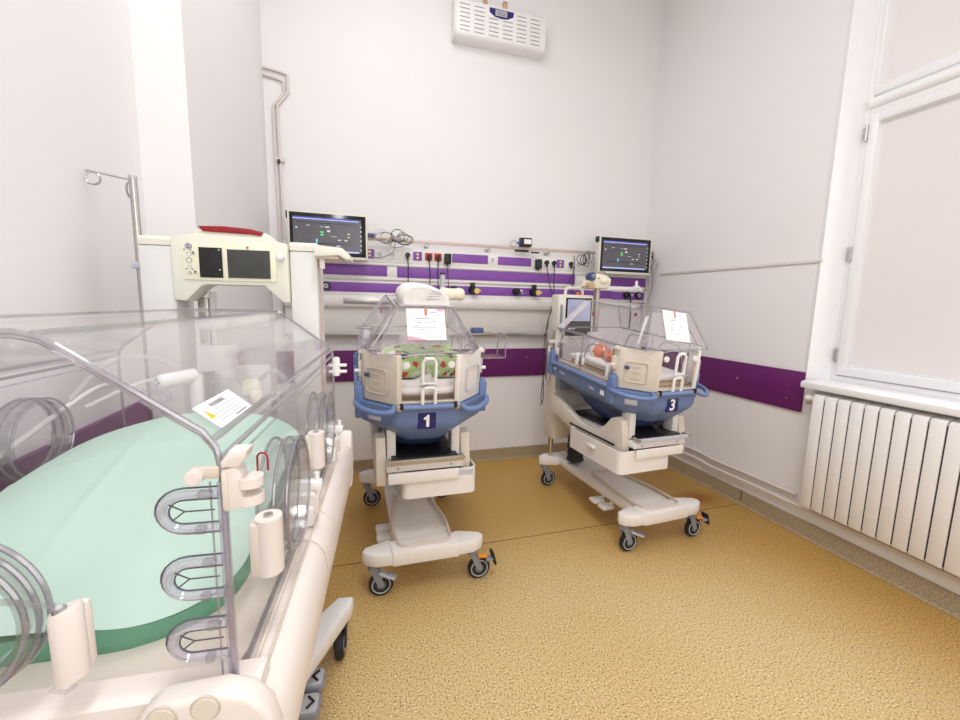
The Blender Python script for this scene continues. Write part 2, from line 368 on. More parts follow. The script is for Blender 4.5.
for i in range(23):
    y1 = fy - i * pitch
    b = MB(); b.prism([(.03, .25), (-.035, .247), (-.041, .255), (-.041, .962), (-.03, .980), (.03, .99)], 1, y1 - pitch + .009, y1, 'fin', .002); b.build('fin', rad)
b = MB(); b.bx(-.033, .02, fy - 23 * pitch + .01, fy - .01, .258, .955, 'dark'); b.build('slot_shade_fill', rad)  # dark box filling the gaps between fins, shade put in as colour
b = MB(); b.cyl((-.0, fy + .0, .945), (-.0, fy + .05, .945), .018, 'white2'); b.ball((0, fy + .055, .945), .022, 'white2'); b.cyl((0, fy + .05, .955), (.0, fy + .05, .905), .012, 'tanmetal'); b.build('valve', rad)
for z in (.3, .9):
    pass
b = MB(); b.bx(.02, .07, fy - 1.2, fy - 1.16, .80, .9, 'steel').bx(.02, .07, fy - .3, fy - .26, .80, .9, 'steel').bx(.02, .07, fy - .3, fy - .26, .3, .4, 'steel'); b.build('wall_bracket', rad)

# purple wall bumpers
def bumper(x0, x1, y0, y1, z0, z1, lab, screws, ax):
    b = MB(); b.bx(x0, x1, y0, y1, z0, z1, 'purple', .003); o = b.build('wall_bumper'); tag(o, lab, 'wall bumper', 'purple wall bumpers')
    for p in screws:
        c = MB(); d = (Vector((0, -.002, 0)) if ax == 1 else Vector((-.002, 0, 0)))
        if x0 < XL + .05: d = Vector((.002, 0, 0))
        c.cyl(Vector(p) - d, Vector(p) + d, .006, 'chrome', seg=10); c.build('screw', o)
bumper(-.585, 1.93, YB - .018, YB, .82, 1.083, 'purple bumper board along the back wall behind the incubators', [(1.18, YB - .018, .9), (1.6, YB - .018, 1.0), (.2, YB - .018, .9)], 1)
bumper(XR - .018, XR, 1.975, 3.62, .825, 1.094, 'purple bumper board on the right wall beside the window', [(XR - .018, 2.47, .97), (XR - .018, 2.07, .99), (XR - .018, 2.075, .9)], 0)
bumper(XL, XL + .018, .2, 1.85, .84, 1.115, 'purple bumper board on the left wall behind the large clear incubator', [(XL + .018, 1.3, .99)], 0)
# ================================================================ headwall
hw = thing('medical_headwall', 'long white wall trunking with three violet strips and sockets on the back wall', 'wall panel', (0, YB, 0))
Yh = -.08
b = MB()
b.bx(-.50, 2.86, Yh, 0, 1.815, 1.945, 'rail', .004)      # socket row
b.bx(-.50, 2.86, Yh, 0, 1.665, 1.815, 'rail', .004)
b.bx(-.50, 2.86, Yh, 0, 1.54, 1.665, 'rail', .004)
b.build('trunking', hw)
b = MB(); b.prism([(Yh - .035, 1.545), (Yh - .045, 1.525), (Yh - .045, 1.47), (Yh - .03, 1.45), (0, 1.45), (0, 1.545)], 0, -.50, 1.93, 'rail', .004); b.build('light_cover', hw)
b = MB(); b.prism([(Yh + .01, 1.45), (Yh + .01, 1.24), (Yh + .03, 1.21), (0, 1.21), (0, 1.45)], 0, -.50, 1.93, 'rail', .004); b.build('lower_panel', hw)
b = MB(); b.bx(-.06, .37, Yh - .05, Yh - .03, 1.475, 1.525, 'steel', .002); b.build('lamp_louvre', hw)
def strip(x0, x1, z0, z1):
    b = MB(); b.bx(x0, x1, Yh - .004, Yh + .001, z0, z1, 'violet', .001); b.build('violet_strip', hw)
strip(-.48, .288, 1.705, 1.79); strip(.37, 2.035, 1.700, 1.787); strip(2.165, 2.83, 1.695, 1.780)
strip(-.48, 2.45, 1.572, 1.648); strip(2.452, 2.83, 1.566, 1.642)
strip(.838, 1.162, 1.845, 1.92); strip(1.256, 1.577, 1.843, 1.916)
for z in (1.682, 1.80, 1.553):
    b = MB(); b.bx(-.50, 2.86, Yh - .012, Yh - .0, z - .007, z + .007, 'rail', .002); b.build('trim_rail', hw)
def sockets(xs):
    for x, k in xs:
        b = MB()
        if k == 'v':
            b.bx(x - .037, x + .037, Yh - .006, Yh, 1.846, 1.918, 'violet', .002); b.cyl((x, Yh - .01, 1.897), (x, Yh, 1.897), .01, 'brass'); b.cyl((x, Yh - .01, 1.866), (x, Yh, 1.866), .01, 'brass')
        else:
            m_ = 'bred' if k == 'r' else 'white2'
            b.bx(x - .032, x + .032, Yh - .006, Yh, 1.85, 1.914, m_, .003); b.cyl((x, Yh - .007, 1.882), (x, Yh - .0055, 1.882), .021, 'lgrey' if k == 'w' else 'bred', seg=20)
        b.build('socket', hw)
sockets([(.02, 'w'), (.1, 'w'), (.15, 'v'), (.23, 'w'), (.33, 'w'), (.455, 'w'), (.54, 'v'), (.635, 'r'), (.713, 'r'), (.792, 'w'), (1.205, 'w'), (1.637, 'w'), (1.725, 'w'), (1.80, 'w'), (1.872, 'v'), (1.975, 'w'), (2.06, 'w')])
for x, z in ((.33, 1.747), (2.10, 1.74)):
    b = MB(); b.bx(x - .035, x + .035, Yh - .004, Yh, z - .035, z + .035, 'white2', .002).bx(x - .02, x + .02, Yh - .006, Yh, z - .02, z + .02, 'rail', .002); b.build('blank_plate', hw)
for x in (-.19, .855, 1.02, 1.435, 1.60, 2.61, 2.745):
    b = MB(); b.cyl((x, Yh - .03, 1.612), (x, Yh, 1.612), .034, 'black', seg=24); b.cyl((x, Yh - .034, 1.612), (x, Yh - .028, 1.612), .018, 'lgrey', seg=20); b.cyl((x, Yh - .036, 1.612), (x, Yh - .03, 1.612), .008, 'black', seg=12); b.build('gas_outlet', hw)
# equipment rails
b = MB(); b.bx(-.42, 2.66, -.012, 0.0, 0, .026, 'rose', .003); o = b.build('equipment_rail'); o.location = (0, YB - .09, 1.985); o.rotation_euler = (0, 0, 0)
tag(o, 'pinkish metal rail running along the top of the white headwall', 'rail')
for x in (-.2, .62, 1.17, 1.75, 2.3): c = MB(); c.bx(x - .012, x + .012, .0, .09, -.024, -.001, 'steel', .002); c.build('bracket', o)
b = MB(); b.bx(-.50, 1.92, -.012, .0, -.014, .014, 'steel', .003); o = b.build('equipment_rail'); o.location = (0, YB - .085, 1.222); tag(o, 'grey steel rail under the headwall, above the purple bumper', 'rail')
for x in (-.3, .6, 1.3, 1.75): c = MB(); c.bx(x - .01, x + .01, .001, .055, -.01, .01, 'steel'); c.build('bracket', o)
# plugs with cables
def plug(x, z, cable_pts, lab, big=False, r=.004):
    t = thing('power_plug', lab, 'plug', (x, YB + Yh - .006, z), 0, 'plugs in the headwall sockets')
    b = MB()
    if big: b.box((0, -.025, -.002), (.055, .05, .085), 'black', .006); b.box((0, -.025, -.047), (.02, .02, .014), 'black', .003)
    else: b.cyl((0, -.03, 0), (0, 0, 0), .02, 'black', bev=.004); b.box((0, -.02, -.026), (.016, .02, .03), 'black', .004)
    b.build('plug_body', t)
    if cable_pts:
        b = MB(); b.tube(smooth_path([(0, -.02, -.035)] + cable_pts), r, 'cable'); b.build('cable', t)
plug(.455, 1.886, [(.004, -.03, -.12), (.0, -.04, -.30), (.02, -.05, -.5)], 'black plug in the leftmost socket of the row, cable hanging behind incubator 1')
plug(.635, 1.880, [(.006, -.03, -.15), (-.0, -.05, -.32), (.02, -.05, -.5)], 'black plug in the left one of the two red sockets')
plug(.713, 1.880, [(-.006, -.03, -.15), (.0, -.05, -.32), (.0, -.05, -.5)], 'black plug in the right one of the two red sockets')
plug(.792, 1.872, [(.004, -.03, -.15), (.01, -.05, -.35), (.0, -.05, -.5)], 'boxy black adapter right of the red sockets', True, .003)
plug(1.637, 1.868, None, 'boxy black adapter without cable, left of two round plugs', True)
plug(1.725, 1.885, [(.03, -.03, -.2), (.07, -.05, -.36), (.03, -.02, -.55), (.0, -.02, -.9), (.03, -.0, -1.25), (.0, -.0, -1.35)], 'round black plug right of the boxy adapter, its long cable dropping behind the small monitor')
plug(1.80, 1.885, [(.0, -.03, -.2), (-.01, -.05, -.36), (-.04, -.02, -.55), (-.05, -.02, -.9), (-.07, -.0, -1.25), (-.05, -.0, -1.33)], 'round black plug just left of the violet socket near the small monitor')
plug(1.975, 1.885, [(.02, -.03, -.03), (.022, -.03, -.15), (.0, -.04, -.3), (-.02, -.04, -.42)], 'round black plug right of the violet socket near the small monitor')
# gas connectors
def gas(x, kind, lab):
    t = thing('gas_connector', lab, 'gas connector', (x, YB + Yh - .034, 1.612), 0, 'gas connectors on the headwall outlets')
    if kind == 'y':
        b = MB(); b.cyl((0, -.05, 0), (0, 0, 0), .026, 'black', bev=.004); b.box((-.012, -.03, .045), (.035, .04, .04), 'black', .005); b.build('valve_body', t)
        b = MB(); b.cyl((.02, -.065, -.005), (.02, -.045, -.005), .024, 'brass', seg=20, bev=.003); b.ball((.045, -.055, -.005), .013, 'brass'); b.build('dial', t)
    elif kind == 'c':
        b = MB(); b.cyl((0, -.06, 0), (0, 0, 0), .02, 'black', bev=.003); b.build('valve_body', t)
        b = MB(); b.ball((.018, -.055, .004), .016, 'chrome'); b.ball((.035, -.05, -.012), .01, 'chrome'); b.build('dial', t)
    else:
        b = MB(); b.cyl((0, -.05, 0), (0, 0, 0), .018, 'black', bev=.003); b.ball((.012, -.05, 0), .012, 'chrome'); b.build('valve_body', t)
        b = MB(); b.tube(smooth_path([(0, -.04, -.01), (.004, -.045, -.08), (.0, -.06, -.2), (-.02, -.08, -.32)]), .008, 'cable'); b.build('hose', t)
gas(.855, 'c', 'black and chrome gas connector behind the cream cloth on incubator 1')
gas(1.02, 'y', 'black gas connector with a yellow dial, left of the pair beside incubator 1')
gas(1.435, 'c', 'black and chrome gas connector, alone left of the small monitor')
gas(1.60, 'y', 'black gas connector with a yellow dial nearest the small monitor')
gas(2.61, 'h', 'black gas connector with a hose below the right-hand wall monitor')

# black device lying on the top rail
t = thing('pressure_gauge_box', 'small black device with a white label resting on the headwall top rail', 'device', (1.50, YB - .115, 2.011))
b = MB(); b.box((0, 0, .038), (.11, .05, .075), 'black', .006); b.build('housing', t)
b = MB(); b.box((.012, -.0265, .042), (.07, .002, .04), 'paper'); b.build('label_plate', t)
b = MB(); b.cyl((-.075, 0, .03), (-.052, 0, .03), .012, 'lcdindigo'); b.tube(smooth_path([(-.075, 0, .03), (-.12, -.01, .045), (-.145, 0, .02), (-.13, .01, .0), (-.1, .0, -.005)]), .0025, 'gcable', seg=6); b.build('connector', t)
t = thing('cable_clip', 'flat black clip hanging from the headwall top rail under the black device', 'clip', (1.46, YB - .12, 1.975))
b = MB(); b.box((0, -.012, -.004), (.13, .03, .018), 'black', .006); b.box((.13, -.01, -.012), (.08, .02, .014), 'cable', .005); b.build('clip_body', t)

# bundles of patient cables
def bundle(name, loc, lab, n, ext, cols, seed, drop=None):
    rnd = random.Random(seed); t = thing(name, lab, 'cable bundle', loc)
    for k in range(n):
        b = MB(); P = []
        cx, cz = rnd.uniform(-ext[0], ext[0]) * .7, rnd.uniform(-ext[1], ext[1]) * .4
        r1, r2 = rnd.uniform(.3, .6) * ext[0], rnd.uniform(.35, .8) * ext[1]; ph = rnd.uniform(0, 6)
        for i in range(13):
            a = ph + i / 12 * (2 * pi + 1.4); P.append((cx + r1 * cos(a), -.03 - .012 * sin(a * 1.7 + k) - .003 * k, cz + r2 * sin(a)))
        b.tube(smooth_path(P, 3), .0032, cols[k % len(cols)], seg=6); b.build('cable', t)
    return t
bt = bundle('cable_bundle', (.33, YB - .12, 2.0), 'tangled grey and beige patient cables on the rail right of the left wall monitor', 9, (.13, .07), ['gcable', 'conduit', 'cable', 'gcable'], 3)
b = MB(); b.tube(smooth_path([(-.22, -.02, -.14), (-.1, -.03, -.15), (.0, -.03, -.1), (.02, -.03, 0)]), .004, 'gcable', seg=6); b.box((-.17, -.02, .02), (.08, .03, .03), 'dblue', .008); b.build('cable', bt)
b = MB(); b.tube([(-.12, -.03, .0), (.0, -.035, .005), (.16, -.03, -.01)], .012, 'sand', seg=8); b.build('cable', bt)
bundle('cable_bundle', (2.11, YB - .12, 1.93), 'dark cables looped on the rail left of the right wall monitor', 5, (.09, .08), ['cable', 'gcable', 'cable'], 9)
bt = bundle('cable_bundle', (2.79, YB - .16, 1.95), 'grey patient cables hanging in the corner right of the right wall monitor', 7, (.05, .14), ['gcable', 'cable', 'conduit'], 12)
for dx in (-.03, 0, .03):
    b = MB(); b.tube(smooth_path([(dx, -.03, -.1), (dx * 1.3, -.03, -.25), (dx - .02, -.02, -.42), (dx - .03, -.02, -.6)]), .004, 'gcable' if dx else 'conduit', seg=6); b.build('cable', bt)
t = thing('cable', 'thin dark cable hanging in an S from the rail down to the cream breathing device', 'cable', (2.0, YB - .1, 1.93))
b = MB(); b.tube(smooth_path([(.0, 0, .03), (.01, -.01, -.06), (-.015, -.02, -.15), (-.04, -.02, -.21), (-.02, -.06, -.25), (.05, -.12, -.27)]), .003, 'cable', seg=6); b.build('cable_run', t)

# AC unit / heater high on the wall
ac = thing('wall_heater', 'white slotted heater unit with a dark blue badge high on the back wall', 'heater', (1.222, YB, 3.625))
b = MB(); b.prism([(-.118, .035), (-.108, .014), (-.085, .0), (-.0, .0), (0, .285), (-.09, .285), (-.112, .265)], 0, -.385, .385, 'white2', .005); b.build('housing', ac)
for cx in (-.388, .388):
    b = MB(); b.prism([(-.122, .034), (-.111, .011), (-.087, -.004), (-.0, -.004), (0, .289), (-.094, .289), (-.117, .268)], 0, cx - .008, cx + .008, 'rail', .003); b.build('end_cap', ac)
for i in range(6):
    for j in range(7):
        x = -.312 + i * .122; z = .236 - j * .032
        if i in (2, 3) and j < 2: continue
        b = MB(); yf = -.112 - (.265 - z) / .23 * .006; b.bx(x - .042, x + .042, yf - .0015, yf + .004, z - .003, z + .003, 'grey'); b.build('slot', ac)
b = MB(); pts = [(-.105, .252), (.105, .252), (.10, .215), (.05, .191), (0, .185), (-.06, .191), (-.105, .219)]; b.prism(pts, 1, -.1165, -.110, 'navy'); b.bx(-.055, .045, -.118, -.110, .201, .245, 'lgrey')
for z in (.211, .223, .235): b.bx(-.045, .035, -.119, -.112, z - .002, z + .002, 'ink')
b.build('badge', ac)
b = MB(); b.bx(-.16, .10, -.07, 0, .287, .31, 'white2', .004)
for x in (-.13, .04): b.bx(x - .018, x + .018, -.085, -.055, .28, .345, 'rust', .004)
b.build('bracket', ac)

# pipe pair climbing the back wall in the left corner
for k, (dx, dz) in enumerate(((0, 0), (.030, .05))):
    b = MB(); x0 = -.492 + dx - .03
    P = [(-.594, 0, 3.14 + dz), (-.50 + dx, 0, 3.125 + dz), (-.455 + dx, 0, 3.11 + dz), (-.455 + dx, 0, 3.03 + dz * .2), (-.53 + dx, 0, 2.93 + dz * .2), (x0 - .01, 0, 2.8), (x0, 0, 2.1), (x0, 0, 1.2)]
    b.tube(P, .010, 'conduit', seg=10); o = b.build('wall_pipe'); o.location = (0, YB - .014, 0)
    tag(o, '%s of the two painted pipes climbing the left corner of the back wall' % ('left' if k == 0 else 'right'), 'pipe', 'painted pipes in the left corner')
b = MB(); b.box((-.497, YB - .016, 2.55), (.065, .03, .03), 'conduit', .004); b.box((-.505, YB - .03, 2.535), (.018, .012, .03), 'dark', .002); tag(b.build('pipe_clamp'), 'small dark-screwed clamp holding the two pipes in the left corner', 'clamp')

# white round wall socket behind the big incubator
t = thing('wall_socket', 'small white wall socket seen under the ivory console of the large incubator', 'socket', (-.395, YB, 1.405))
b = MB(); b.box((0, -.006, 0), (.10, .012, .13), 'white2', .004); b.cyl((0, -.014, .02), (0, -.008, .02), .036, 'lgrey'); b.cyl((0, -.016, .02), (0, -.012, .02), .02, 'grey'); b.build('face_plate', t)

# ================================================================ monitors
def wall_monitor(loc, wdt, hgt, rz, lab, tilt=0):
    t = thing('patient_monitor', lab, 'monitor', loc, rz, 'wall patient monitors'); h = hgt / 2; q = wdt / 2
    t.rotation_euler = (0, tilt, rz)
    b = MB(); b.box((0, .0, 0), (wdt, .07, hgt), 'ivory', .008); b.box((-q - .002, 0, h - .03), (.016, .05, .05), 'black', .003); b.build('housing', t)
    b = MB(); b.box((0, -.036, .005), (wdt - .03, .003, hgt - .035), 'screenb', .001); b.build('bezel', t)
    s_ = MB(); s_.box((-.005, -.0385, .004), (wdt - .085, .003, hgt - .09), 'lcd'); sc = s_.build('screen', t)
    x0, x1 = -q + .038, q - .055
    d = MB(); d.bx(x0, x1 - .01, -.041, -.039, h - .052, h - .044, 'lcdindigo'); d.bx(x0, x1 - .01, -.0412, -.039, h - .058, h - .052, 'lcdblue'); d.bx(x0 + .02, x1 - .02, -.041, -.039, h - .082, h - .079, 'screenb'); d.bx(x0 + .0, x1 - .01, -.041, -.039, -h + .049, -h + .060, 'lcdblue'); d.build('status_bar', sc)
    d = MB(); rnd = random.Random(int(abs(loc[0]) * 100))
    for (fx, fz, w_, hh, m_) in ((.22, .78, .02, .005, 'lcdwhite'), (.42, .76, .02, .004, 'lcdwhite'), (.5, .76, .03, .009, 'lcdwhite'), (.52, .64, .022, .014, 'lcdwhite'), (.42, .60, .022, .009, 'lcdgreen'), (.42, .52, .022, .009, 'lcdgreen'), (.6, .48, .04, .003, 'lcdwhite'), (.82, .58, .016, .008, 'lcdwhite'), (.82, .48, .016, .008, 'brass'), (.68, .38, .022, .008, 'lcdwhite'), (.78, .38, .022, .008, 'lcdwhite'), (.34, .32, .012, .03, 'lcdcyan'), (.66, .2, .03, .005, 'lcdwhite'), (.05, .7, .014, .01, 'lcdwhite'), (.3, .26, .2, .003, 'screenb'), (.6, .25, .25, .003, 'screenb')):
        px = x0 + fx * (x1 - x0); pz = -h + .05 + fz * (hgt - .1); d = MB(); d.bx(px - w_ / 2, px + w_ / 2, -.0412, -.039, pz - hh / 2, pz + hh / 2, m_); d.build('readout', sc)
    for k in range(6): pz = -h + .07 + k * (hgt - .13) / 6; d = MB(); d.bx(x1 + .0, x1 + .010, -.0412, -.039, pz, pz + .007, 'lcdwhite'); d.build('menu_icon', sc)
    b = MB(); b.box((0, .08, -.02), (.1, .1, .1), 'lgrey', .01); b.cyl((0, .1, -.02), (0, YB - loc[1], -.02), .022, 'lgrey'); b.build('wall_arm', t)
    return t
wall_monitor((-.151, 3.42, 1.972), .56, .335, 0, 'wide wall monitor with a dark lit screen behind the left column of the large incubator')
wall_monitor((2.425, 3.42, 1.962), .56, .335, 0, 'wall monitor with a lit screen in the right corner above incubator 3')

# ================================================================ blue incubators
def caster(parent, x, y, side, brake):
    c = MB(); c.cyl((x, y, .155), (x, y, .20), .026, 'grey'); c.prism([(y - .03, .15), (y + .03, .15), (y + .028, .162), (y - .028, .162)], 0, x - .024, x + .026, 'grey', .004)
    wx, wy, wz = x + .038, y + .006, .064
    for dy in (-.02, .02):
        c.loft([[(x - .018, y + dy - .003, .158), (x + .03, y + dy - .003, .158), (x + .03, y + dy + .003, .158), (x - .018, y + dy + .003, .158)], [(wx - .014, y + dy - .003, wz - .006), (wx + .014, y + dy - .003, wz - .006), (wx + .014, y + dy + .003, wz - .006), (wx - .014, y + dy + .003, wz - .006)]], 'grey')
    f = c.build('caster', parent)
    w_ = MB(); w_.cyl((wx, y - .015, wz), (wx, y + .015, wz), .0625, 'rubber', seg=30, bev=.007); w_.tube([(wx + .045 * cos(a), y - .016, wz + .045 * sin(a)) for a in [i * pi / 12 for i in range(24)]], .003, 'lgrey', closed=True, seg=6); w_.cyl((wx, y - .018, wz), (wx, y + .018, wz), .022, 'hub', seg=16); w_.build('wheel', f)
    if brake == 'lever':
        p = MB(); p.box((x + .07, y - .035, .128), (.085, .04, .012), 'lgrey', .004, rot=(0, radians(18), radians(-20)))
        for k in range(4): p.box((x + .066 + k * .013, y - .036 - k * .004, .138 - k * .004), (.004, .03, .006), 'grey', rot=(0, radians(18), radians(-20)))
        p.build('brake_pedal', f)
    elif brake == 'tab':
        p = MB(); p.box((x + .045, y - .035, .15), (.05, .03, .014), 'orange', .004, rot=(0, radians(10), 0)); p.box((x + .085, y - .035, .128), (.04, .04, .014), 'grey', .004); p.box((x + .11, y - .03, .13), (.014, .05, .075), 'black', .004, rot=(0, radians(-15), 0)); p.build('brake_pedal', f)
    else:
        p = MB(); p.box((x + .045, y - .01, .125), (.07, .03, .012), 'grey', .004, rot=(0, radians(40), 0)); p.build('brake_pedal', f)

def octo(h, vf, vb, z, cf=.16, cb=.05, cu=.17):
    return [(-h + cb * .6, vb, z), (-h, vb - cb, z), (-h, vf + cf, z), (-h + cu, vf, z), (h - cu, vf, z), (h, vf + cf, z), (h, vb - cb, z), (h - cb * .6, vb, z)]
def fillet_poly(P, r, n=4):
    out = []
    for i in range(len(P)):
        a = Vector(P[i - 1]); b_ = Vector(P[i]); c = Vector(P[(i + 1) % len(P)])
        d1 = (a - b_); d2 = (c - b_); l = min(r, d1.length * .45, d2.length * .45); p = b_ + d1.normalized() * l; q = b_ + d2.normalized() * l
        for k in range(n + 1):
            t = k / n; out.append(tuple((1 - t) ** 2 * p + 2 * t * (1 - t) * b_ + t * t * q))
    return out

def blue_incubator(num, ox, oy, yaw, base_dx, drawer_dx, lab):
    cab_dx = .02 if num == '3' else 0
    T = thing('infant_incubator', lab, 'incubator', (ox, oy, 0), yaw, 'blue infant incubators')
    # --- base
    b = MB(); e = base_dx
    spine = fillet_poly([(-.15 + e, -.50), (.15 + e, -.50), (.15 + e, .40), (-.15 + e, .40)], .02)
    b.prism(spine, 2, .185, .235, 'white', .006)
    b.prism(fillet_poly([(-.175 + e, -.565), (.175 + e, -.565), (.18 + e, -.45), (-.18 + e, -.45)], .015), 2, .19, .268, 'white', .008)
    b.build('base_spine', T)
    for yv, s_ in ((-.5, 1), (.5, -1)):
        for sx in (-1, 1):
            P = [(.172, -.062), (.25, -.058), (.30, -.03), (.315, .0), (.30, .03), (.25, .05), (.172, .075)]
            b = MB(); pts = [(sx * p[0] + e, yv + s_ * p[1]) for p in P]
            if sx < 0: pts = pts[::-1]
            b.prism(pts, 2, .195, .262, 'white', .01); b.build('base_foot', T)
    b = MB(); b.prism(fillet_poly([(-.18 + e, .44), (.18 + e, .44), (.18 + e, .56), (-.18 + e, .56)], .02), 2, .195, .262, 'white', .01); b.bx(-.15 + e, .15 + e, .38, .46, .19, .25, 'white', .006); b.build('base_crossbar', T)
    b = MB(); ring = fillet_poly([(-.135 + e, -.53, .272), (.135 + e, -.53, .272), (.15 + e, -.30, .268), (.10 + e, .1, .262), (-.10 + e, .1, .262), (-.15 + e, -.3, .268)], .05, 5)
    b.tube(ring, .009, 'sand', closed=True); b.prism([(p[0], p[1]) for p in ring], 2, .232, .25, 'white'); b.build('foot_tray', T)
    for k in (0, 1):
        b = MB(); b.box((-.185 + e, -.11 - k * .10, .15), (.09, .075, .026), 'white', .01); b.cyl((-.15 + e, -.11 - k * .1, .16), (-.08 + e, -.11 - k * .1, .19), .012, 'white'); b.build('height_pedal', T)
    caster(T, -.262 + e, -.49, -1, 'lever'); caster(T, .262 + e, -.49, 1, 'tab'); caster(T, -.262 + e, .5, -1, ''); caster(T, .262 + e, .5, 1, '')
    # --- lifting column
    b = MB(); b.bx(-.205, .12, .42, .58, .42, 1.0, 'beige', .02); b.build('column', T)
    b = MB(); b.cyl((-.175, .5, .25), (-.175, .5, .44), .022, 'chrome'); b.build('column_rod', T); b = MB(); b.cyl((.07, .5, .25), (.07, .5, .44), .022, 'chrome'); b.build('column_rod', T)
    b = MB(); 
    for k in range(4): b.cyl((-.03, .35, .26 + k * .05), (-.03, .35, .305 + k * .05), .07, 'rubber', r2=.06, bev=.006)
    b.build('bellows', T)
    # --- side covers and shelf
    for sx in (-1, 1):
        P = [(.41, .80), (.33, .80), (.22, .765), (.12, .725), (.02, .695), (-.09, .682), (-.18, .695), (-.27, .745), (-.33, .81), (-.385, .83), (-.43, .815), (-.445, .74), (-.46, .60), (-.44, .565), (-.30, .565), (.0, .585), (.20, .63), (.30, .655), (.41, .66)]
        b = MB(); b.prism(P, 0, sx * .195, sx * .245, 'beige', .006); b.build('side_cover', T)
    b = MB(); b.bx(-.197, .197, -.50, .42, .655, .695, 'white', .006); b.bx(-.19, .17, -.515, -.505, .598, .654, 'white', .003)
    for x in (-.14, .13): b.cyl((x, -.503, .675), (x, -.498, .675), .005, 'grey', seg=8)
    b.build('shelf', T)
    b = MB(); b.bx(-.17, .17, -.49, .2, .70, .722, 'black', .006); b.build('cassette_tray', T)
    b = MB(); b.bx(-.195, .19, -.535, -.522, .702, .728, 'tanmetal' if num == '1' else 'lgrey', .003)
    for x in (-.19, .19): b.cyl((x, -.54, .718), (x, -.48, .718), .009, 'steel', seg=10)
    b.build('cassette_rail', T)
    # front posts of the frame
    for sx in (-1, 1):
        b = MB(); b.bx(sx * .145, sx * .19, -.44, -.36, .70, .86, 'white', .006); b.build('frame_post', T)
    # --- drawer
    d = drawer_dx
    b = MB(); x0, x1, y0, y1 = -.195 + d, .195 + d, -.497, .06
    out = rrect(x0, x1, y0, y1, .035)
    b.prism(rrect(x0 + .002, x1 - .002, y0 + .002, y1 - .002, .033), 2, .5055, .515, 'white')
    n = len(out); inn = rrect(x0 + .008, x1 - .008, y0 + .008, y1 - .008, .03)
    b.loft([[(*p, .505) for p in out], [(*p, .645) for p in out], [(*p, .645) for p in inn], [(*p, .512) for p in inn]], 'white', caps=False)
    dr = b.build('drawer', T)
    b = MB(); sd = 1 if d > 0 else -1
    b.bx(sd * .195 + d, sd * .215 + d, -.26, -.18, .585, .605, 'white', .006); b.build('drawer_handle', dr)
    b = MB(); b.bx(x0 + .27, x0 + .37, -.4995, -.4965, .61, .635, 'lgrey'); b.build('label_strip', dr)
    b = MB(); b.bx(-.25 if num == '3' else -.15, .15, -.38, .12, .646, .656, 'black'); b.build('drawer_gap', T)
    if num == '1':
        b = MB(); b.box((.12, -.1, .665), (.12, .2, .02), 'paper', .004, rot=(0, radians(8), .2)); b.box((.15, -.28, .655), (.1, .12, .03), 'linen', .01, rot=(0, 0, -.2)); b.build('drawer_content', dr)
    # --- tilting body
    B = bpy.data.objects.new('cabin', None)
    ta = radians(-5.0); piv = Vector((0, -.45, 1.0))
    def TB(mb):
        # head end raised: whole cabin is tilted about its front edge
        R = Matrix.Translation(piv + Vector((cab_dx, 0, 0))) @ Matrix.Rotation(-ta, 4, 'X') @ Matrix.Diagonal((.955, .94, 1, 1)) @ Matrix.Translation(-piv)
        mb.bm.transform(R); return mb
    bm_ = MB(); secs = []
    for h, vf, vb, z, cf, cu in ((.325, -.55, .40, 1.015, .16, .17), (.34, -.565, .41, 1.005, .16, .17), (.34, -.565, .41, .93, .16, .17), (.325, -.558, .40, .905, .16, .165), (.265, -.53, .37, .87, .14, .13), (.20, -.49, .33, .825, .11, .10), (.165, -.46, .29, .80, .09, .08)):
        secs.append(fillet_poly(octo(h, vf, vb, z, cf, .05, cu), .03, 3))
    bm_.loft(secs, 'blue'); tray = TB(bm_).build('tray', T)
    bm_ = MB(); secs = []
    for h, vf, vb, z in ((.155, -.44, .36, .86), (.15, -.42, .30, .80), (.145, -.38, .2, .75), (.135, -.33, .10, .715), (.11, -.26, .02, .695)):
        secs.append(fillet_poly(octo(h, vf, vb, z, .05, .05, .05), .03, 3))
    bm_.loft(secs, 'dblue'); TB(bm_).build('underbody', T)
    # rim rails and grab handles
    bm_ = MB(); bm_.tube([(-.128, -.578, 1.01), (.128, -.578, 1.01)], .015, 'blue', seg=12)
    for sx in (-1, 1): bm_.box((sx * .148, -.575, 1.012), (.03, .03, .028), 'steel', .004); bm_.box((sx * .137, -.585, 1.02), (.016, .02, .03), 'black', .003)
    TB(bm_).build('front_rail', tray)
    for sx in (-1, 1):
        bm_ = MB(); bm_.tube(smooth_path([(sx * .168, -.558, 1.012), (sx * .19, -.60, 1.0), (sx * .255, -.575, .992), (sx * .325, -.50, .995), (sx * .352, -.42, 1.0), (sx * .342, -.37, 1.005)]), .0145, 'blue', seg=12); TB(bm_).build('grab_handle', tray)
        bm_ = MB(); bm_.tube([(sx * .345, -.37, 1.01), (sx * .345, .36, 1.01)], .014, 'blue', seg=12); TB(bm_).build('side_rail', tray)
        for yy in (-.385, .375):
            bm_ = MB(); bm_.box((sx * .335, yy, 1.0), (.045, .06, .17), 'blue', .01); bm_.box((sx * .335, yy, 1.045), (.03, .035, .11), 'blue', .008); TB(bm_).build('corner_post', tray)
    bm_ = MB(); nv = Vector((0, 0, 0))
    T1 = Matrix.Translation((.0, -.5655, .925))
    bm_.box((-.006, -.562, .936), (.094, .006, .084), 'navy', .0005); o = TB(bm_).build('number_plate', tray)
    bm_ = MB(); N1 = [(-.004, -.031), (.012, -.031), (.012, .031), (.001, .031), (-.004, .022), (-.016, .017), (-.016, .006), (-.004, .010)]
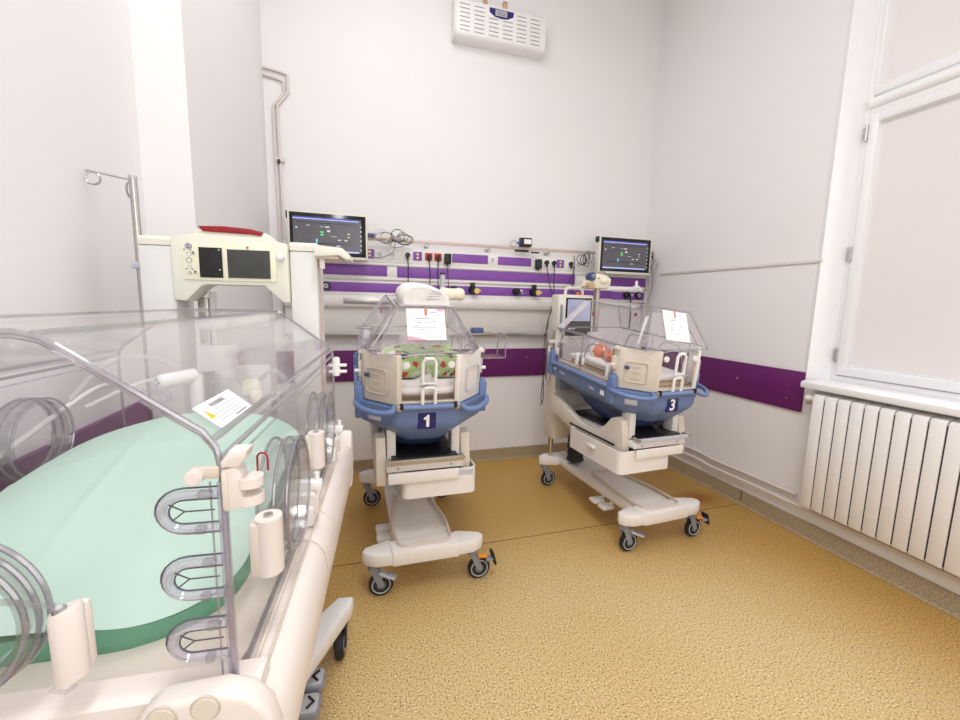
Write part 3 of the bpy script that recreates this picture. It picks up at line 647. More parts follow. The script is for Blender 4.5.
    if num == '1': bm_.prism(N1, 1, -.0672 - .5, -.5652, 'paper'); bm_.bm.transform(Matrix.Translation((-.006, 0, .936))); TB(bm_).build('number', o)
    else: bm_.text(num, .094, Matrix.Translation((-.006, -.5668, .934)) @ Matrix.Rotation(pi / 2, 4, 'X'), 'paper', bold=.0022); TB(bm_).build('number', o)
    # small white label on the chamfer
    an = math.atan2(.16, .17)
    bm_ = MB(); bm_.box((-.262, -.487, .945), (.075, .006, .03), 'lgrey', .0005, rot=(0, 0, -an)); TB(bm_).build('rating_label', tray)
    bm_ = MB(); bm_.text('Dräger', .026, Matrix.Translation((-.3415, .20, .965)) @ Matrix.Rotation(-pi / 2, 4, 'Z') @ Matrix.Rotation(pi / 2, 4, 'X'), 'paper'); TB(bm_).build('maker_name', tray); bm_ = MB(); bm_.text('Caleo', .026, Matrix.Translation((-.3415, -.18, .955)) @ Matrix.Rotation(-pi / 2, 4, 'Z') @ Matrix.Rotation(pi / 2, 4, 'X'), 'paper')
    TB(bm_).build('model_name', tray); bm_ = MB(); bm_.box((-.3405, .31, .972), (.003, .025, .018), 'paper'); TB(bm_).build('sticker', tray); bm_ = MB(); bm_.box((-.3405, -.30, .955), (.003, .04, .03), 'paper'); TB(bm_).build('sticker', tray)
    # --- deck and mattress platform
    bm_ = MB(); bm_.prism(fillet_poly([p[:2] for p in octo(.315, -.54, .385, 0)], .02, 3), 2, 1.0, 1.022, 'sand'); TB(bm_).build('deck', T)
    bm_ = MB(); bm_.bx(-.22, .22, -.47, .30, 1.022, 1.045, 'tan', .01); TB(bm_).build('mattress_platform', T)
    # --- lower hood: clear sides, beige front corners
    HB, HT = 1.02, 1.262
    bm_ = MB(); bm_.bx(-.138, .138, -.5625, -.5585, HB, HT - .01, 'acr'); fd = TB(bm_).build('front_door', T)
    bm_ = MB()
    bm_.tube([(-.14, -.56, HB), (-.14, -.56, HT - .005)], .006, 'beige'); bm_.tube([(.14, -.56, HB), (.14, -.56, HT - .005)], .006, 'beige')
    bm_.tube(smooth_path([(-.14, -.562, HT - .008), (-.05, -.564, HT + .004), (.05, -.564, HT + .004), (.14, -.562, HT - .008)]), .005, 'acredge'); bm_.tube([(-.14, -.562, HB + .012), (.14, -.562, HB + .012)], .005, 'sand'); TB(bm_).build('door_edge', fd)
    for sx in (-1, 1):
        bm_ = MB(); bm_.cyl((sx * .112, -.58, HT - .045), (sx * .112, -.56, HT - .045), .017, 'white2', bev=.004); TB(bm_).build('door_knob', fd)
    for zc, hh in ((HB + .045, .04), (HT - .075, .06)):
        bm_ = MB(); x_ = .032; P = [(-x_, -.575, zc - hh), (-x_, -.575, zc + hh * .7), (-x_ * .6, -.575, zc + hh), (x_ * .6, -.575, zc + hh), (x_, -.575, zc + hh * .7), (x_, -.575, zc - hh)]
        bm_.tube(P, .0095, 'white2', seg=10, closed=(zc > HB + .1)); TB(bm_).build('tube_port', fd)
    for sx in (-1, 1):
        m_ = 'beige' if sx < 0 else 'white'
        O_ = [(.138, -.563), (.158, -.567), (.302, -.425), (.318, -.395), (.318, -.345), (.300, -.345), (.300, -.39), (.288, -.414), (.15, -.55), (.138, -.55)]
        bm_ = MB(); pts = [(sx * p[0], p[1]) for p in O_]
        if sx < 0: pts = pts[::-1]
        bm_.prism(pts, 2, HB, HT, m_, .003); cp = TB(bm_).build('corner_panel', T)
        # recessed hatch outline on the chamfered face
        bm_ = MB(); nx, ny = sx * .7, -.71; cx, cy = sx * .236, -.497; tx, ty = sx * .71, .70
        loop = [(cx + tx * u_ + nx * .002, cy + ty * u_ + ny * .002, z_) for u_, z_ in rrect(-.045, .085, HB + .045, HB + .165, .02)]
        bm_.tube(loop, .0035, 'sand' if sx < 0 else 'lgrey', closed=True, seg=6)
        if sx < 0:
            for k in range(3): u_ = .045; bm_.box((cx + tx * (.02) + nx * .004, cy + ty * .02 + ny * .004, HB + .07 + k * .035), (.05, .004, .006), 'sand', rot=(0, 0, sx * radians(44)))
            bm_.box((cx + tx * .075 + nx * .01, cy + ty * .075 + ny * .01, HB + .13), (.03, .012, .02), 'dblue', .004, rot=(0, 0, sx * radians(44)))
        TB(bm_).build('hatch', cp)
        bm_ = MB(); bm_.box((sx * .322, -.37, HT - .012), (.03, .05, .018), m_, .004); bm_.box((sx * .326, -.36, HT - .10), (.022, .035, .08), 'lgrey' if sx > 0 else 'beige', .006); bm_.cyl((sx * .325, -.37, HT - .11), (sx * .355, -.37, HT - .11), .009, 'white2'); TB(bm_).build('latch', cp)
        # clear side wall
        bm_ = MB(); bm_.bx(sx * .303, sx * .307, -.345, .385, HB, HT, 'acr'); sw = TB(bm_).build('side_wall', T)
        bm_ = MB(); X = sx * .312
        bm_.tube([(X, -.345, HB + .008), (X, .385, HB + .008)], .006, 'acredge'); bm_.tube([(X, -.345, HT - .0), (X, .385, HT - .0)], .0045, 'acredge'); bm_.tube([(X, .02, HB), (X, .02, HT)], .004, 'acredge'); bm_.tube([(X, -.335, HB), (X, -.335, HT)], .005, 'ink'); TB(bm_).build('wall_edge', sw)
        for cy in (-.155, .20):
            bm_ = MB(); loop = [(X + sx * .004, cy + a_, c_) for a_, c_ in [(-.125, HB + .035), (.125, HB + .035), (.135, HB + .10), (.09, HT - .045), (.04, HT - .03), (-.04, HT - .03), (-.09, HT - .045), (-.135, HB + .10)]]
            loop = fillet_poly(loop, .03, 3); bm_.tube(loop, .0045, 'acredge', closed=True, seg=6)
            pd = TB(bm_).build('porthole_door', sw)
            bm_ = MB(); bm_.bx(X, X + sx * .02, cy - .16, cy - .135, HB + .035, HB + .12, 'white2', .006); TB(bm_).build('door_latch', pd); bm_ = MB(); bm_.bx(X, X + sx * .012, cy + .125, cy + .15, HB + .05, HB + .1, 'white2', .004); TB(bm_).build('door_hinge', pd)
    bm_ = MB(); bm_.bx(-.305, .305, .383, .387, HB, HT, 'acr'); bm_.tube([(-.305, .388, HB), (-.305, .388, HT)], .006, 'white'); bm_.tube([(.305, .388, HB), (.305, .388, HT)], .006, 'white'); TB(bm_).build('rear_wall', T)
    # --- upper hood
    bz, tz = HT + .006, 1.475
    bb = [(-.255, -.548, bz), (.228, -.548, bz), (.300, -.40, bz), (.300, .39, bz), (-.300, .39, bz), (-.300, -.40, bz)]
    tt = [(-.150, -.435, tz), (.146, -.440, tz), (.15, -.35, tz), (.15, .28, tz + .005), (-.15, .28, tz + .005), (-.155, -.35, tz)]
    bm_ = MB()
    for i in range(6):
        j = (i + 1) % 6; bm_.plate([bb[i], bb[j], tt[j], tt[i]], .004, 'acrtop' if i in (0, 1, 2) else 'acr')
    bm_.plate(tt, .004, 'acrtop'); hd = TB(bm_).build('hood', T)
    bm_ = MB(); bm_.tube(bb, .005, 'acredge', closed=True, seg=6); bm_.tube(tt, .0045, 'acredge', closed=True, seg=6)
    for i in range(6): bm_.tube([bb[i], tt[i]], .005 if i in (0, 1, 5, 2) else .004, 'acredge', seg=6)
    TB(bm_).build('hood_edge', hd)
    bm_ = MB(); bm_.plate([(-.306, .39, bz), (-.306, .30, bz + .004), (-.156, .20, tz), (-.156, .28, tz + .002)], .007, 'frost'); TB(bm_).build('rear_glare_strip', hd)  # pale frosted strip standing in for a reflection on the hood edge
    bm_ = MB(); bm_.plate([(-.27, -.50, bz + .03), (-.274, -.485, bz + .02), (-.160, -.40, tz - .03), (-.152, -.42, tz - .03)], .004, 'frost'); TB(bm_).build('front_brace', hd)
    bm_ = MB()
    for (x, y, z) in ((-.19, .1, 1.40), (.19, .1, 1.40)): bm_.cyl((x - .004, y, z), (x + .004, y, z), .014, 'red')
    TB(bm_).build('sensor_cap', hd)
    # inner clutter: hose along the head end
    bm_ = MB(); bm_.bx(-.05, .06, .30, .36, 1.05, 1.24, 'frost', .01); bm_.tube(smooth_path([(-.2, .3, 1.06), (-.15, .2, 1.17), (.0, .12, 1.15), (.12, .2, 1.1), (.18, .32, 1.06)]), .009, 'tube'); TB(bm_).build('sensor_module', T)
    # side arms with trays
    if num == '1':
        b = MB(); b.bx(.33, .47, -.33, -.19, 1.195, 1.205, 'acr'); b.tube([(.33, -.33, 1.2), (.475, -.33, 1.2), (.475, -.33, 1.33), (.475, -.2, 1.33), (.475, -.19, 1.2)], .0045, 'acredge', seg=6); b.tube([(.27, -.31, 1.36), (.48, -.31, 1.315)], .008, 'acrring', seg=8); b.box((.315, -.3, 1.352), (.065, .05, .03), 'dblue', .006); b.box((.33, -.31, 1.25), (.06, .04, .05), 'lav', .01); b.build('side_bracket', T)
        b = MB(); b.prism([(-.325, 1.262), (-.265, 1.262), (-.26, 1.36), (-.30, 1.375), (-.322, 1.32)], 1, -.42, -.34, 'lav', .004); b.bx(-.328, -.258, -.43, -.33, 1.365, 1.378, 'acrring', .003); b.build('cup_holder', T)
        b = MB(); b.cyl((.285, .49, .9), (.285, .49, 1.70), .019, 'lgrey', bev=.003); b.cyl((.285, .49, 1.70), (.285, .49, 1.712), .021, 'cable'); b.build('accessory_pole', T)
    else:
        b = MB(); b.cyl((.20, .5, .9), (.20, .5, 1.68), .022, 'tanmetal', bev=.003); b.build('accessory_pole', T)
        b = MB(); b.bx(-.25, -.225, .49, .51, .9, 1.30, 'steel').bx(-.19, -.165, .49, .51, .9, 1.30, 'tanmetal').bx(-.125, -.11, .49, .51, .9, 1.30, 'steel'); b.bx(-.24, -.08, .47, .53, 1.20, 1.225, 'white', .004); b.bx(-.24, -.225, .48, .5, .9, 1.18, 'white', .003); b.cyl((-.236, .475, 1.07), (-.236, .468, 1.07), .008, 'bred'); b.build('accessory_rail', T)
    if num == '1':
        b = MB(); b.bx(-.25, -.23, .5, .52, 1.0, 1.0, 'steel') if False else None
    # tray to column connection
    b = MB(); b.bx(-.2, .2, .36, .46, .84, .93, 'grey', .01); b.build('tilt_bracket', T)
    return T
I1 = blue_incubator('1', .348, 2.52, 0, -.005, .075, 'blue-trayed infant incubator marked 1, with a folded white bag on its hood')
I3 = blue_incubator('3', 1.762, 2.53, radians(3.5), .04, -.10, 'blue-trayed infant incubator marked 3, with a newborn inside')

TILT = radians(5.0); PIV = Vector((0, -.45, 1.0))
def cabin(mb):
    mb.bm.transform(Matrix.Translation(PIV) @ Matrix.Rotation(TILT, 4, 'X') @ Matrix.Translation(-PIV)); return mb
def place(o, I):
    o.location = I.location; o.rotation_euler = I.rotation_euler
    if I is I3: o.location = I.location + Vector((.02, .001, 0))
    return o

# contents of incubator 1
def soft(name, I, c, size, m, lab, cat, seed, amp=.012, tilt=True, parent=None, bev=.02, sub=3, rot=(0, 0, 0)):
    b_ = bmesh.new(); bmesh.ops.create_cube(b_, size=1); b_.transform(Matrix.Diagonal((*size, 1)))
    bmesh.ops.bevel(b_, geom=b_.edges[:], offset=min(size) * .42, segments=3, profile=.5, affect='EDGES')
    bmesh.ops.subdivide_edges(b_, edges=[e for e in b_.edges if e.calc_length() > .03], cuts=sub, use_grid_fill=True)
    from mathutils import noise
    for v in b_.verts:
        n_ = noise.noise_vector(v.co * 11 + Vector((seed, seed * 2, 0))); v.co += Vector((n_.x * amp * .6, n_.y * amp * .6, n_.z * amp))
    mb = MB(); R = Matrix.Translation(c) @ Matrix.Rotation(rot[2], 4, 'Z') @ Matrix.Rotation(rot[1], 4, 'Y') @ Matrix.Rotation(rot[0], 4, 'X'); mb.merge(b_, m, R)
    if tilt: cabin(mb)
    o = mb.build(name, parent, angle=60)
    if parent is None: place(o, I); tag(o, lab, cat)
    return o
soft('mattress', I1, (0, -.09, 1.068), (.42, .72, .04), 'linen', 'thin white mattress under the green blanket in incubator 1', 'mattress', 1, .003)
soft('mattress', I3, (0, -.09, 1.068), (.42, .72, .04), 'linen', 'thin white mattress the newborn lies on in incubator 3', 'mattress', 2, .003)
soft('baby_blanket', I1, (0, -.27, 1.165), (.42, .28, .15), 'blanket', 'green baby blanket with red and dark printed motifs bundled inside incubator 1', 'blanket', 5, .03)
b = MB()
for sx in (-1, 1): b.tube(smooth_path([(sx * .19, -.44, 1.085), (sx * .12, -.47, 1.095), (sx * .05, -.475, 1.10), (-sx * .03, -.47, 1.13)]), [.018, .03, .033, .028] and .026, 'linen', seg=12)
b.tube(smooth_path([(-.2, -.44, 1.067), (-.1, -.5, 1.072), (.1, -.5, 1.072), (.2, -.44, 1.067)]), .02, 'linen', seg=12); cabin(b)
o = b.build('linen_roll', angle=60); place(o, I1); tag(o, 'crossed white linen rolls at the front of the mattress in incubator 1', 'linen')
# folded bag and cloth on top of incubator 1
b = MB(); secs = []
for k, (yy, s_) in enumerate(((-.42, .86), (-.40, .97), (-.30, 1.0), (-.16, .98), (-.08, .9))):
    pr = [(-.125, 0), (-.133, .03), (-.122, .066), (-.09, .094), (-.03, .100), (.04, .088), (.09, .066), (.118, .035), (.122, .0)]
    secs.append([(.008 + p[0] * s_, yy + .008 * sin(p[0] * 30), 1.486 + p[1] * s_) for p in pr])
b.loft(secs, 'linen'); b.bx(-.125, .14, -.435, -.08, 1.478, 1.488, 'frost', .003)
for i in range(4): b.bx(.0 + .01 * i, .07 + .004 * i, -.424, -.420, 1.515 + i * .012, 1.517 + i * .012, 'lightink')
cabin(b); o = b.build('folded_bag', angle=50); place(o, I1); tag(o, 'folded white bag with a printed tag lying on top of the hood of incubator 1', 'bag')
soft('cloth', I1, (.215, -.05, 1.515), (.15, .07, .08), 'creamcloth', 'crumpled cream cloth pouch behind the folded bag on incubator 1', 'cloth', 8, .02)

# paper cards taped to the hoods
def card(I, x0, x1, dz0, dz1, lab, pinkish):
    bz, tz = 1.268, 1.475; p0 = Vector((0, -.548, bz)); p1 = Vector((0, -.435, tz)); d = (p1 - p0).normalized(); n_ = Vector((0, -d.z, d.y))
    Lw = (p1 - p0).length
    R = Matrix(((1, 0, 0, 0), (0, d.y, n_.y, 0), (0, d.z, n_.z, 0), (0, 0, 0, 1))); R = Matrix.Translation(p0 + n_ * .006) @ Matrix(((1, 0, 0, 0), (0, d.y, n_.y, 0), (0, d.z, n_.z, 0), (0, 0, 0, 1)))
    if I is I3: R = R @ Matrix.Translation((x1, dz1 * Lw, 0)) @ Matrix.Rotation(radians(-7), 4, 'Z') @ Matrix.Translation((-x1, -dz1 * Lw, 0))
    def blt(mb, name, parent=None):
        mb.bm.transform(R); cabin(mb); return mb.build(name, parent)
    a0, a1 = dz0 * Lw, dz1 * Lw
    m = MB(); m.bx(x0, x1, a0, a1, 0, .001, 'paper')
    o = blt(m, 'paper_card'); place(o, I); tag(o, lab, 'card')
    w_ = x1 - x0; h_ = a1 - a0
    m = MB(); m.bx(x0 + w_ * .47, x0 + w_ * .54, a1 - h_ * .22, a1 + h_ * .06, .001, .0018, 'tape'); blt(m, 'tape', o)
    m = MB(); rnd = random.Random(4)
    for (fx, fz, fw, mm) in ((.42, .68, .34, 'ink'), (.32, .55, .1, 'ink'), (.55, .55, .12, 'lightink'), (.7, .6, .08, 'ink'), (.28, .46, .06, 'ink'), (.7, .48, .08, 'ink'), (.36, .34, .2, 'lightink'), (.7, .88, .14, 'ink'), (.8, .8, .1, 'ink'), (.2, .8, .2, 'lightink'), (.75, .1, .26, 'lightink'), (.5, .22, .5, 'lightink'), (.45, .4, .6, 'lightink')):
        m.bx(x0 + w_ * (fx - fw / 2), x0 + w_ * (fx + fw / 2), a0 + h_ * fz - .0012, a0 + h_ * fz + .0012, .001, .0014, mm)
    blt(m, 'handwriting', o)
    if pinkish:
        m = MB(); m.prism([(x0, a0), (x0 + w_ * .5, a0), (x0 + w_ * .25, a0 + h_ * .08), (x0, a0 + h_ * .13)], 2, .001, .0016, 'pink'); blt(m, 'pink_ornament', o); m = MB(); m.prism([(x0 + w_ * .76, a1), (x0 + w_ * .99, a1), (x0 + w_ * .95, a1 - h_ * .08), (x0 + w_ * .82, a1 - h_ * .07)], 2, .001, .0016, 'pink'); blt(m, 'pink_ornament', o)
card(I1, -.098, .088, .28, .96, 'white card with pink corners taped to the front of incubator 1', True)
card(I3, -.070, .105, .16, .95, 'plain white card taped to the front of the hood of incubator 3', False)

# contents of incubator 3: the newborn
def skinned(name, J, E_, sub=2, parent=None, m='skin', root=0):
    me = bpy.data.meshes.new(name); me.from_pydata([j[0] for j in J], E_, []); o = bpy.data.objects.new(name, me); COL.objects.link(o)
    md = o.modifiers.new('Skin', 'SKIN'); md.use_smooth_shade = True
    for i, j in enumerate(J): v = me.skin_vertices[0].data[i]; r = j[1]; v.radius = (r, r); v.use_root = (i == root)
    o.modifiers.new('Sub', 'SUBSURF').levels = sub; o.modifiers['Sub'].render_levels = sub
    dg = bpy.context.evaluated_depsgraph_get(); dg.update(); m2 = bpy.data.meshes.new_from_object(o.evaluated_get(dg)); bpy.data.objects.remove(o)
    for p in m2.polygons: p.use_smooth = True
    return m2
z0 = 1.118
J = [((-.06, -.12, z0), .042), ((-.06, -.06, z0 + .005), .046), ((-.06, .0, z0 + .006), .046), ((-.06, .045, z0 + .004), .022), ((-.06, .07, z0 + .006), .02),
     ((-.10, -.02, z0 + .004), .02), ((-.145, -.06, z0 + .0), .0145), ((-.13, -.105, z0 + .025), .0125), ((-.122, -.118, z0 + .032), .010),   # 5-8 left arm
     ((-.02, -.02, z0 + .004), .02), ((.025, .02, z0 - .004), .0145), ((.0, .065, z0 + .012), .0125), ((-.006, .078, z0 + .018), .010),  # 9-12 right arm
     ((-.09, -.155, z0), .027), ((-.125, -.225, z0 + .055), .021), ((-.135, -.265, z0 - .005), .016), ((-.135, -.285, z0 - .012), .012), ((-.138, -.30, z0 + .014), .010),  # 13-17 leg
     ((-.03, -.155, z0), .027), ((-.005, -.215, z0 + .06), .021), ((-.04, -.265, z0 + .0), .016), ((-.045, -.285, z0 - .01), .012), ((-.045, -.302, z0 + .014), .010)]
Ed = [(0, 1), (1, 2), (2, 3), (3, 4), (2, 5), (5, 6), (6, 7), (7, 8), (2, 9), (9, 10), (10, 11), (11, 12), (0, 13), (13, 14), (14, 15), (15, 16), (16, 17), (0, 18), (18, 19), (19, 20), (20, 21), (21, 22)]
me = skinned('person', J, Ed); mb = MB(); tb = bmesh.new(); tb.from_mesh(me); mb.merge(tb, 'skin')
mb.ball((-.06, .115, z0 + .012), .052, 'skin', (1, 1.1, .98), u=24)
mb.ball((-.06, .125, z0 + .062), .009, 'skin', (1, 1.1, 1)); mb.ball((-.06, .102, z0 + .058), .011, 'skin', (1.3, .5, .5))
for sx in (-1, 1):
    mb.ball((-.06 + sx * .05, .12, z0 + .01), .013, 'skin', (.4, 1, .9)); mb.ball((-.06 + sx * .019, .137, z0 + .054), .007, 'skin', (1.2, .6, .5))
    mb.tube([(-.06 + sx * .012, .136, z0 + .0605), (-.06 + sx * .019, .134, z0 + .060), (-.06 + sx * .026, .136, z0 + .057)], .0008, 'dark', seg=5)
    mb.ball((-.06 + sx * .03, .105, z0 + .038), .017, 'skin')
for (hx, hy, hz, dx) in ((-.122, -.118, z0 + .032, -1), (-.006, .078, z0 + .018, 1)):
    for k in range(4):
        ax = -.009 + k * .006; ln = (.013, .016, .015, .012)[k]
        mb.tube([(hx + ax, hy - .004, hz + .006), (hx + ax, hy - .004 - ln * .6, hz + .01), (hx + ax, hy - ln, hz + .003)], .0028, 'skin', seg=6)
    mb.tube([(hx + dx * -.009, hy, hz), (hx + dx * -.016, hy - .008, hz + .004)], .0032, 'skin', seg=6)
cabin(mb); o = mb.build('person', angle=180); place(o, I3); tag(o, 'tiny newborn lying on its back with bent legs inside incubator 3', 'person')
cap = MB(); cap.ball((-.06, .135, z0 + .010), .055, 'linen', (1.0, .95, 1.0), u=20); cabin(cap); c_ = cap.build('cap', o, angle=180)
dp = MB(); dp.ball((-.06, -.13, z0 + .0), .05, 'linen', (1.15, .85, .9), u=16); cabin(dp); dp.build('nappy', o, angle=180)
soft('baby_sheet', I3, (-.20, -.02, 1.092), (.06, .40, .03), 'linen', 'rolled white sheet along the side of the newborn in incubator 3', 'sheet', 11, .012)

# small monitor standing on the rail of incubator 3
t = thing('patient_monitor', 'portable ivory monitor with carry handle and pale screen, left behind incubator 3', 'monitor', (1.72, 3.05, 1.225), radians(2))
b = MB(); b.bx(-.15, .17, -.03, .09, .0, .36, 'ivory', .012); b.build('housing', t)
b = MB(); b.bx(-.085, .155, -.034, -.028, .03, .335, 'screenb', .002); s_ = b.build('screen', t)
b = MB(); b.bx(-.07, .142, -.0362, -.033, .15, .322, 'lcdlight'); 
for x in (-.055, -.035, -.01): b.bx(x, x + .014, -.037, -.033, .085, .093, 'lcdwhite')
b.build('lit_area', s_)
b = MB(); b.tube(smooth_path([(-.06, .03, .355), (-.055, .03, .40), (-.03, .03, .415), (.07, .03, .415), (.095, .03, .40), (.1, .03, .355)]), .012, 'ivory', seg=10); b.build('carry_handle', t)
for x, m_ in ((-.01, 'purple'), (.02, 'orange'), (.045, 'bred')):
    b = MB(); b.bx(x, x + .018, -.02, .0, .362, .38, m_, .002); b.build('alarm_lamp', t)
b = MB(); b.bx(-.135, -.115, -.04, -.03, .06, .28, 'grey', .004); b.build('grip', t)

# cream breathing device on the pole of incubator 3
t = thing('breathing_device', 'cream moulded breathing device with a dark blue cap on the pole behind incubator 3', 'device', (1.93, 3.05, 1.70), radians(3.5))
b = MB(); b.prism([(-.13, -.04), (-.10, -.065), (.05, -.06), (.09, -.045), (.1, .02), (.05, .05), (-.02, .06), (-.08, .05), (-.12, .01)], 1, -.06, .05, 'creamcloth', .018)
b.build('housing', t)
b = MB(); b.cyl((-.10, -.08, .03), (-.10, -.02, .03), .034, 'dblue', bev=.006); b.ball((-.10, -.085, .03), .018, 'lav'); b.build('cap', t)
b = MB(); b.ball((.02, -.06, .0), .035, 'cream', (1.2, .5, .7)); b.ball((.03, -.062, -.005), .006, 'dark'); b.ball((-.03, -.06, .02), .006, 'dark'); b.box((-.1, -.05, -.04), (.06, .05, .05), 'tan', .01); b.build('valve', t)
b = MB(); b.tube([(.08, 0, -.03), (.08, .0, -.06)], .014, 'cream'); b.tube(smooth_path([(-.02, .0, .05), (.0, .0, .07), (.07, .0, .075), (.08, .0, .02)]), .005, 'gcable', seg=6); b.build('clamp', t)
t = thing('rail_arm', 'white horizontal support arm with an upright peg below the right wall monitor', 'arm', (2.28, 3.3, 1.66))
b = MB(); b.bx(-.2, .28, -.012, .012, -.018, .018, 'white2', .003); b.cyl((-.20, 0, -.25), (-.20, 0, .04), .018, 'tanmetal'); b.build('bar', t)
b = MB(); b.cyl((.22, 0, .01), (.22, 0, .075), .013, 'white2', bev=.003); b.box((.22, 0, .015), (.05, .04, .03), 'white2', .005); b.build('peg', t)
b = MB(); b.cyl((-.2, 0, -.2), (-.2, .3, -.2), .012, 'tanmetal'); b.build('wall_mount', t)

# ================================================================ large clear incubator
G = thing('infant_incubator', 'large clear-hooded incubator with ivory console and mint mattress in the left foreground', 'incubator', (-.403, .95, 0), radians(-5))
# base
b = MB(); b.bx(-.16, .16, -.45, .5, .12, .2, 'white', .02); b.build('base_spine', G)
for sx, sy in ((1, 1), (-1, 1), (1, -1), (-1, -1)):
    yb, ye = (.50, .845) if sy > 0 else (-.42, -.60); xe = .31 if sy > 0 else .28
    b = MB(); pts = [(sx * .09, yb - sy * .06), (sx * .15, yb - sy * .08), (sx * xe, ye - sy * .05), (sx * (xe + .005), ye), (sx * (xe - .06), ye + sy * .005), (sx * .06, yb + sy * .08)]
    if sx * sy < 0: pts = pts[::-1]
    b.prism(pts, 2, .145, .215, 'white2', .014); b.build('base_leg', G)
    cx, cy = sx * (xe - .045), ye - sy * .05
    c = MB(); c.cyl((cx, cy, .13), (cx, cy, .165), .028, 'rubber'); c.box((cx, cy, .135), (.06, .07, .02), 'rubber', .008)
    for dx in (-.022, .022): c.box((cx + dx, cy - .02, .09), (.008, .04, .09), 'rubber', .003, rot=(radians(-20), 0, 0))
    f = c.build('caster', G)
    wx, wy = cx, cy - .03
    w_ = MB(); w_.cyl((wx - .017, wy, .062), (wx + .017, wy, .062), .062, 'rubber', seg=30, bev=.008); w_.cyl((wx - .019, wy, .062), (wx + .019, wy, .062), .038, 'grey', seg=24, bev=.003); w_.build('wheel', f)
b = MB(); b.bx(-.13, .13, .30, .52, .2, .86, 'beige', .02); b.bx(-.1, .1, -.1, .3, .2, .86, 'beige', .02); b.build('lift_column', G)
for k, (py, ch) in enumerate(((.56, -1), (.455, 1))):
    b = MB(); b.prism(rrect(.13, .235, py - .045, py + .045, .02), 2, .085, .11, 'grey', .005); b.prism(rrect(.14, .228, py - .037, py + .037, .016), 2, .108, .116, 'lgrey', .002)
    b.bx(.05, .14, py - .02, py + .02, .09, .105, 'grey'); p = b.build('foot_pedal', G)
    b = MB(); s_ = ch; xx = .203
    b.tube([(xx + s_ * .009, py + .022, .118), (xx - s_ * -.012 * -1, py, .118), (xx + s_ * .009, py - .022, .118)] if False else [(xx - s_ * .010, py + .022, .118), (xx + s_ * .010, py, .118), (xx - s_ * .010, py - .022, .118)], .0045, 'black', seg=6); b.build('arrow_mark', p)
# deck body
b = MB(); secs = []
for h, vf, vb, z in ((.23, -.38, .46, .78), (.30, -.44, .50, .83), (.335, -.465, .52, .90), (.345, -.47, .525, .96)):
    secs.append([(p[0], p[1], z) for p in rrect(-h, h, vf, vb, .05, 4)])
b.loft(secs, 'sand'); b.build('deck_body', G)
for sx in (-1, 1):
    P = [(.292, .955), (.292, 1.022), (.300, 1.032), (.318, 1.034), (.338, 1.026), (.352, 1.005), (.358, .97), (.352, .91), (.335, .86), (.30, .88)]
    pts = [(sx * p[0], p[1]) for p in P]
    if sx < 0: pts = pts[::-1]
    b = MB(); b.prism(pts, 1, -.455, .50, 'deckw', .003); r_ = b.build('side_rail', G)
    b = MB(); b.tube([(sx * .310, -.43, 1.036), (sx * .312, .30, 1.037)], .003, 'beige', seg=6); b.tube([(sx * .325, -.43, 1.034), (sx * .325, .30, 1.034)], .002, 'sand', seg=6); b.tube(smooth_path([(sx * .30, -.10, 1.036), (sx * .33, -.10, 1.034), (sx * .352, -.10, 1.01), (sx * .359, -.10, .97)]), .0010, 'sand', seg=6); b.tube(smooth_path([(sx * .30, .02, 1.036), (sx * .33, .02, 1.033), (sx * .35, .02, 1.01)]), .0008, 'sand', seg=6); b.build('rail_seam', r_)
    b = MB(); b.prism([(.50, .87), (.50, 1.03), (.512, 1.055), (.528, 1.062), (.545, 1.055), (.555, 1.03), (.555, .90)], 0, sx * .27, sx * .352, 'deckw', .008); b.build('rail_end', G)
# front beam
b = MB(); b.prism([(-.432, .90), (-.434, 1.02), (-.431, 1.046), (-.424, 1.051), (-.393, 1.051), (-.387, 1.04), (-.387, .94)], 0, -.33, .33, 'deckw', .004); b.build('front_beam', G)
b = MB(); b.prism([(-.434, .87), (-.450, .98), (-.440, 1.012), (-.430, .87)], 0, -.31, .2, 'sand', .002); b.build('front_fascia', G)
for sx in (-1, 1):
    P = [(.216, .95), (.216, 1.042), (.222, 1.058), (.238, 1.069), (.300, 1.072), (.328, 1.062), (.347, 1.038), (.355, 1.005), (.357, .96), (.345, .92), (.23, .92)]
    pts = [(sx * p[0], p[1]) for p in P]; pts = pts if sx > 0 else pts[::-1]
    b = MB(); b.prism(pts, 1, -.462, -.430, 'deckw', .007, 3); cb = b.build('corner_bumper', G)
    for (x, z) in ((.243, 1.054), (.285, 1.059)):
        b = MB(); b.cyl((sx * x, -.4645, z), (sx * x, -.459, z), .0135, 'beige', seg=28, bev=.001); b.tube([(sx * x + .0145 * cos(a), -.4622, z + .0145 * sin(a)) for a in [i * pi / 12 for i in range(24)]], .0009, 'sand', closed=True, seg=5); b.build('round_button', cb)
# inner tub and platform
b = MB(); secs = []
out = rrect(-.292, .292, -.40, .47, .05, 4)
for (z, i_) in ((1.03, 0), (1.0, .006), (.97, .03), (.968, .05)):
    secs.append([(p[0] * (1 - i_ / .29), (p[1] - .035) * (1 - i_ / .43) + .035, z) for p in out])
b.loft(secs, 'beige'); b.build('tub', G)
b = MB(); b.prism([(.08, -.385), (.262, -.385), (.268, -.378), (.268, -.15), (.262, -.14), (.24, -.15)], 2, 1.0, 1.014, 'cream', .003); b.build('scale_tray', G)
tl = radians(11)
PM = Matrix.Translation((0, -.34, .996)) @ Matrix.Rotation(tl, 4, 'X')
b = MB(); b.prism(rrect(-.25, .25, .0, .68, .14, 6), 2, 0, .015, 'beige', .003); b.bm.transform(PM); b.build('mattress_platform', G)
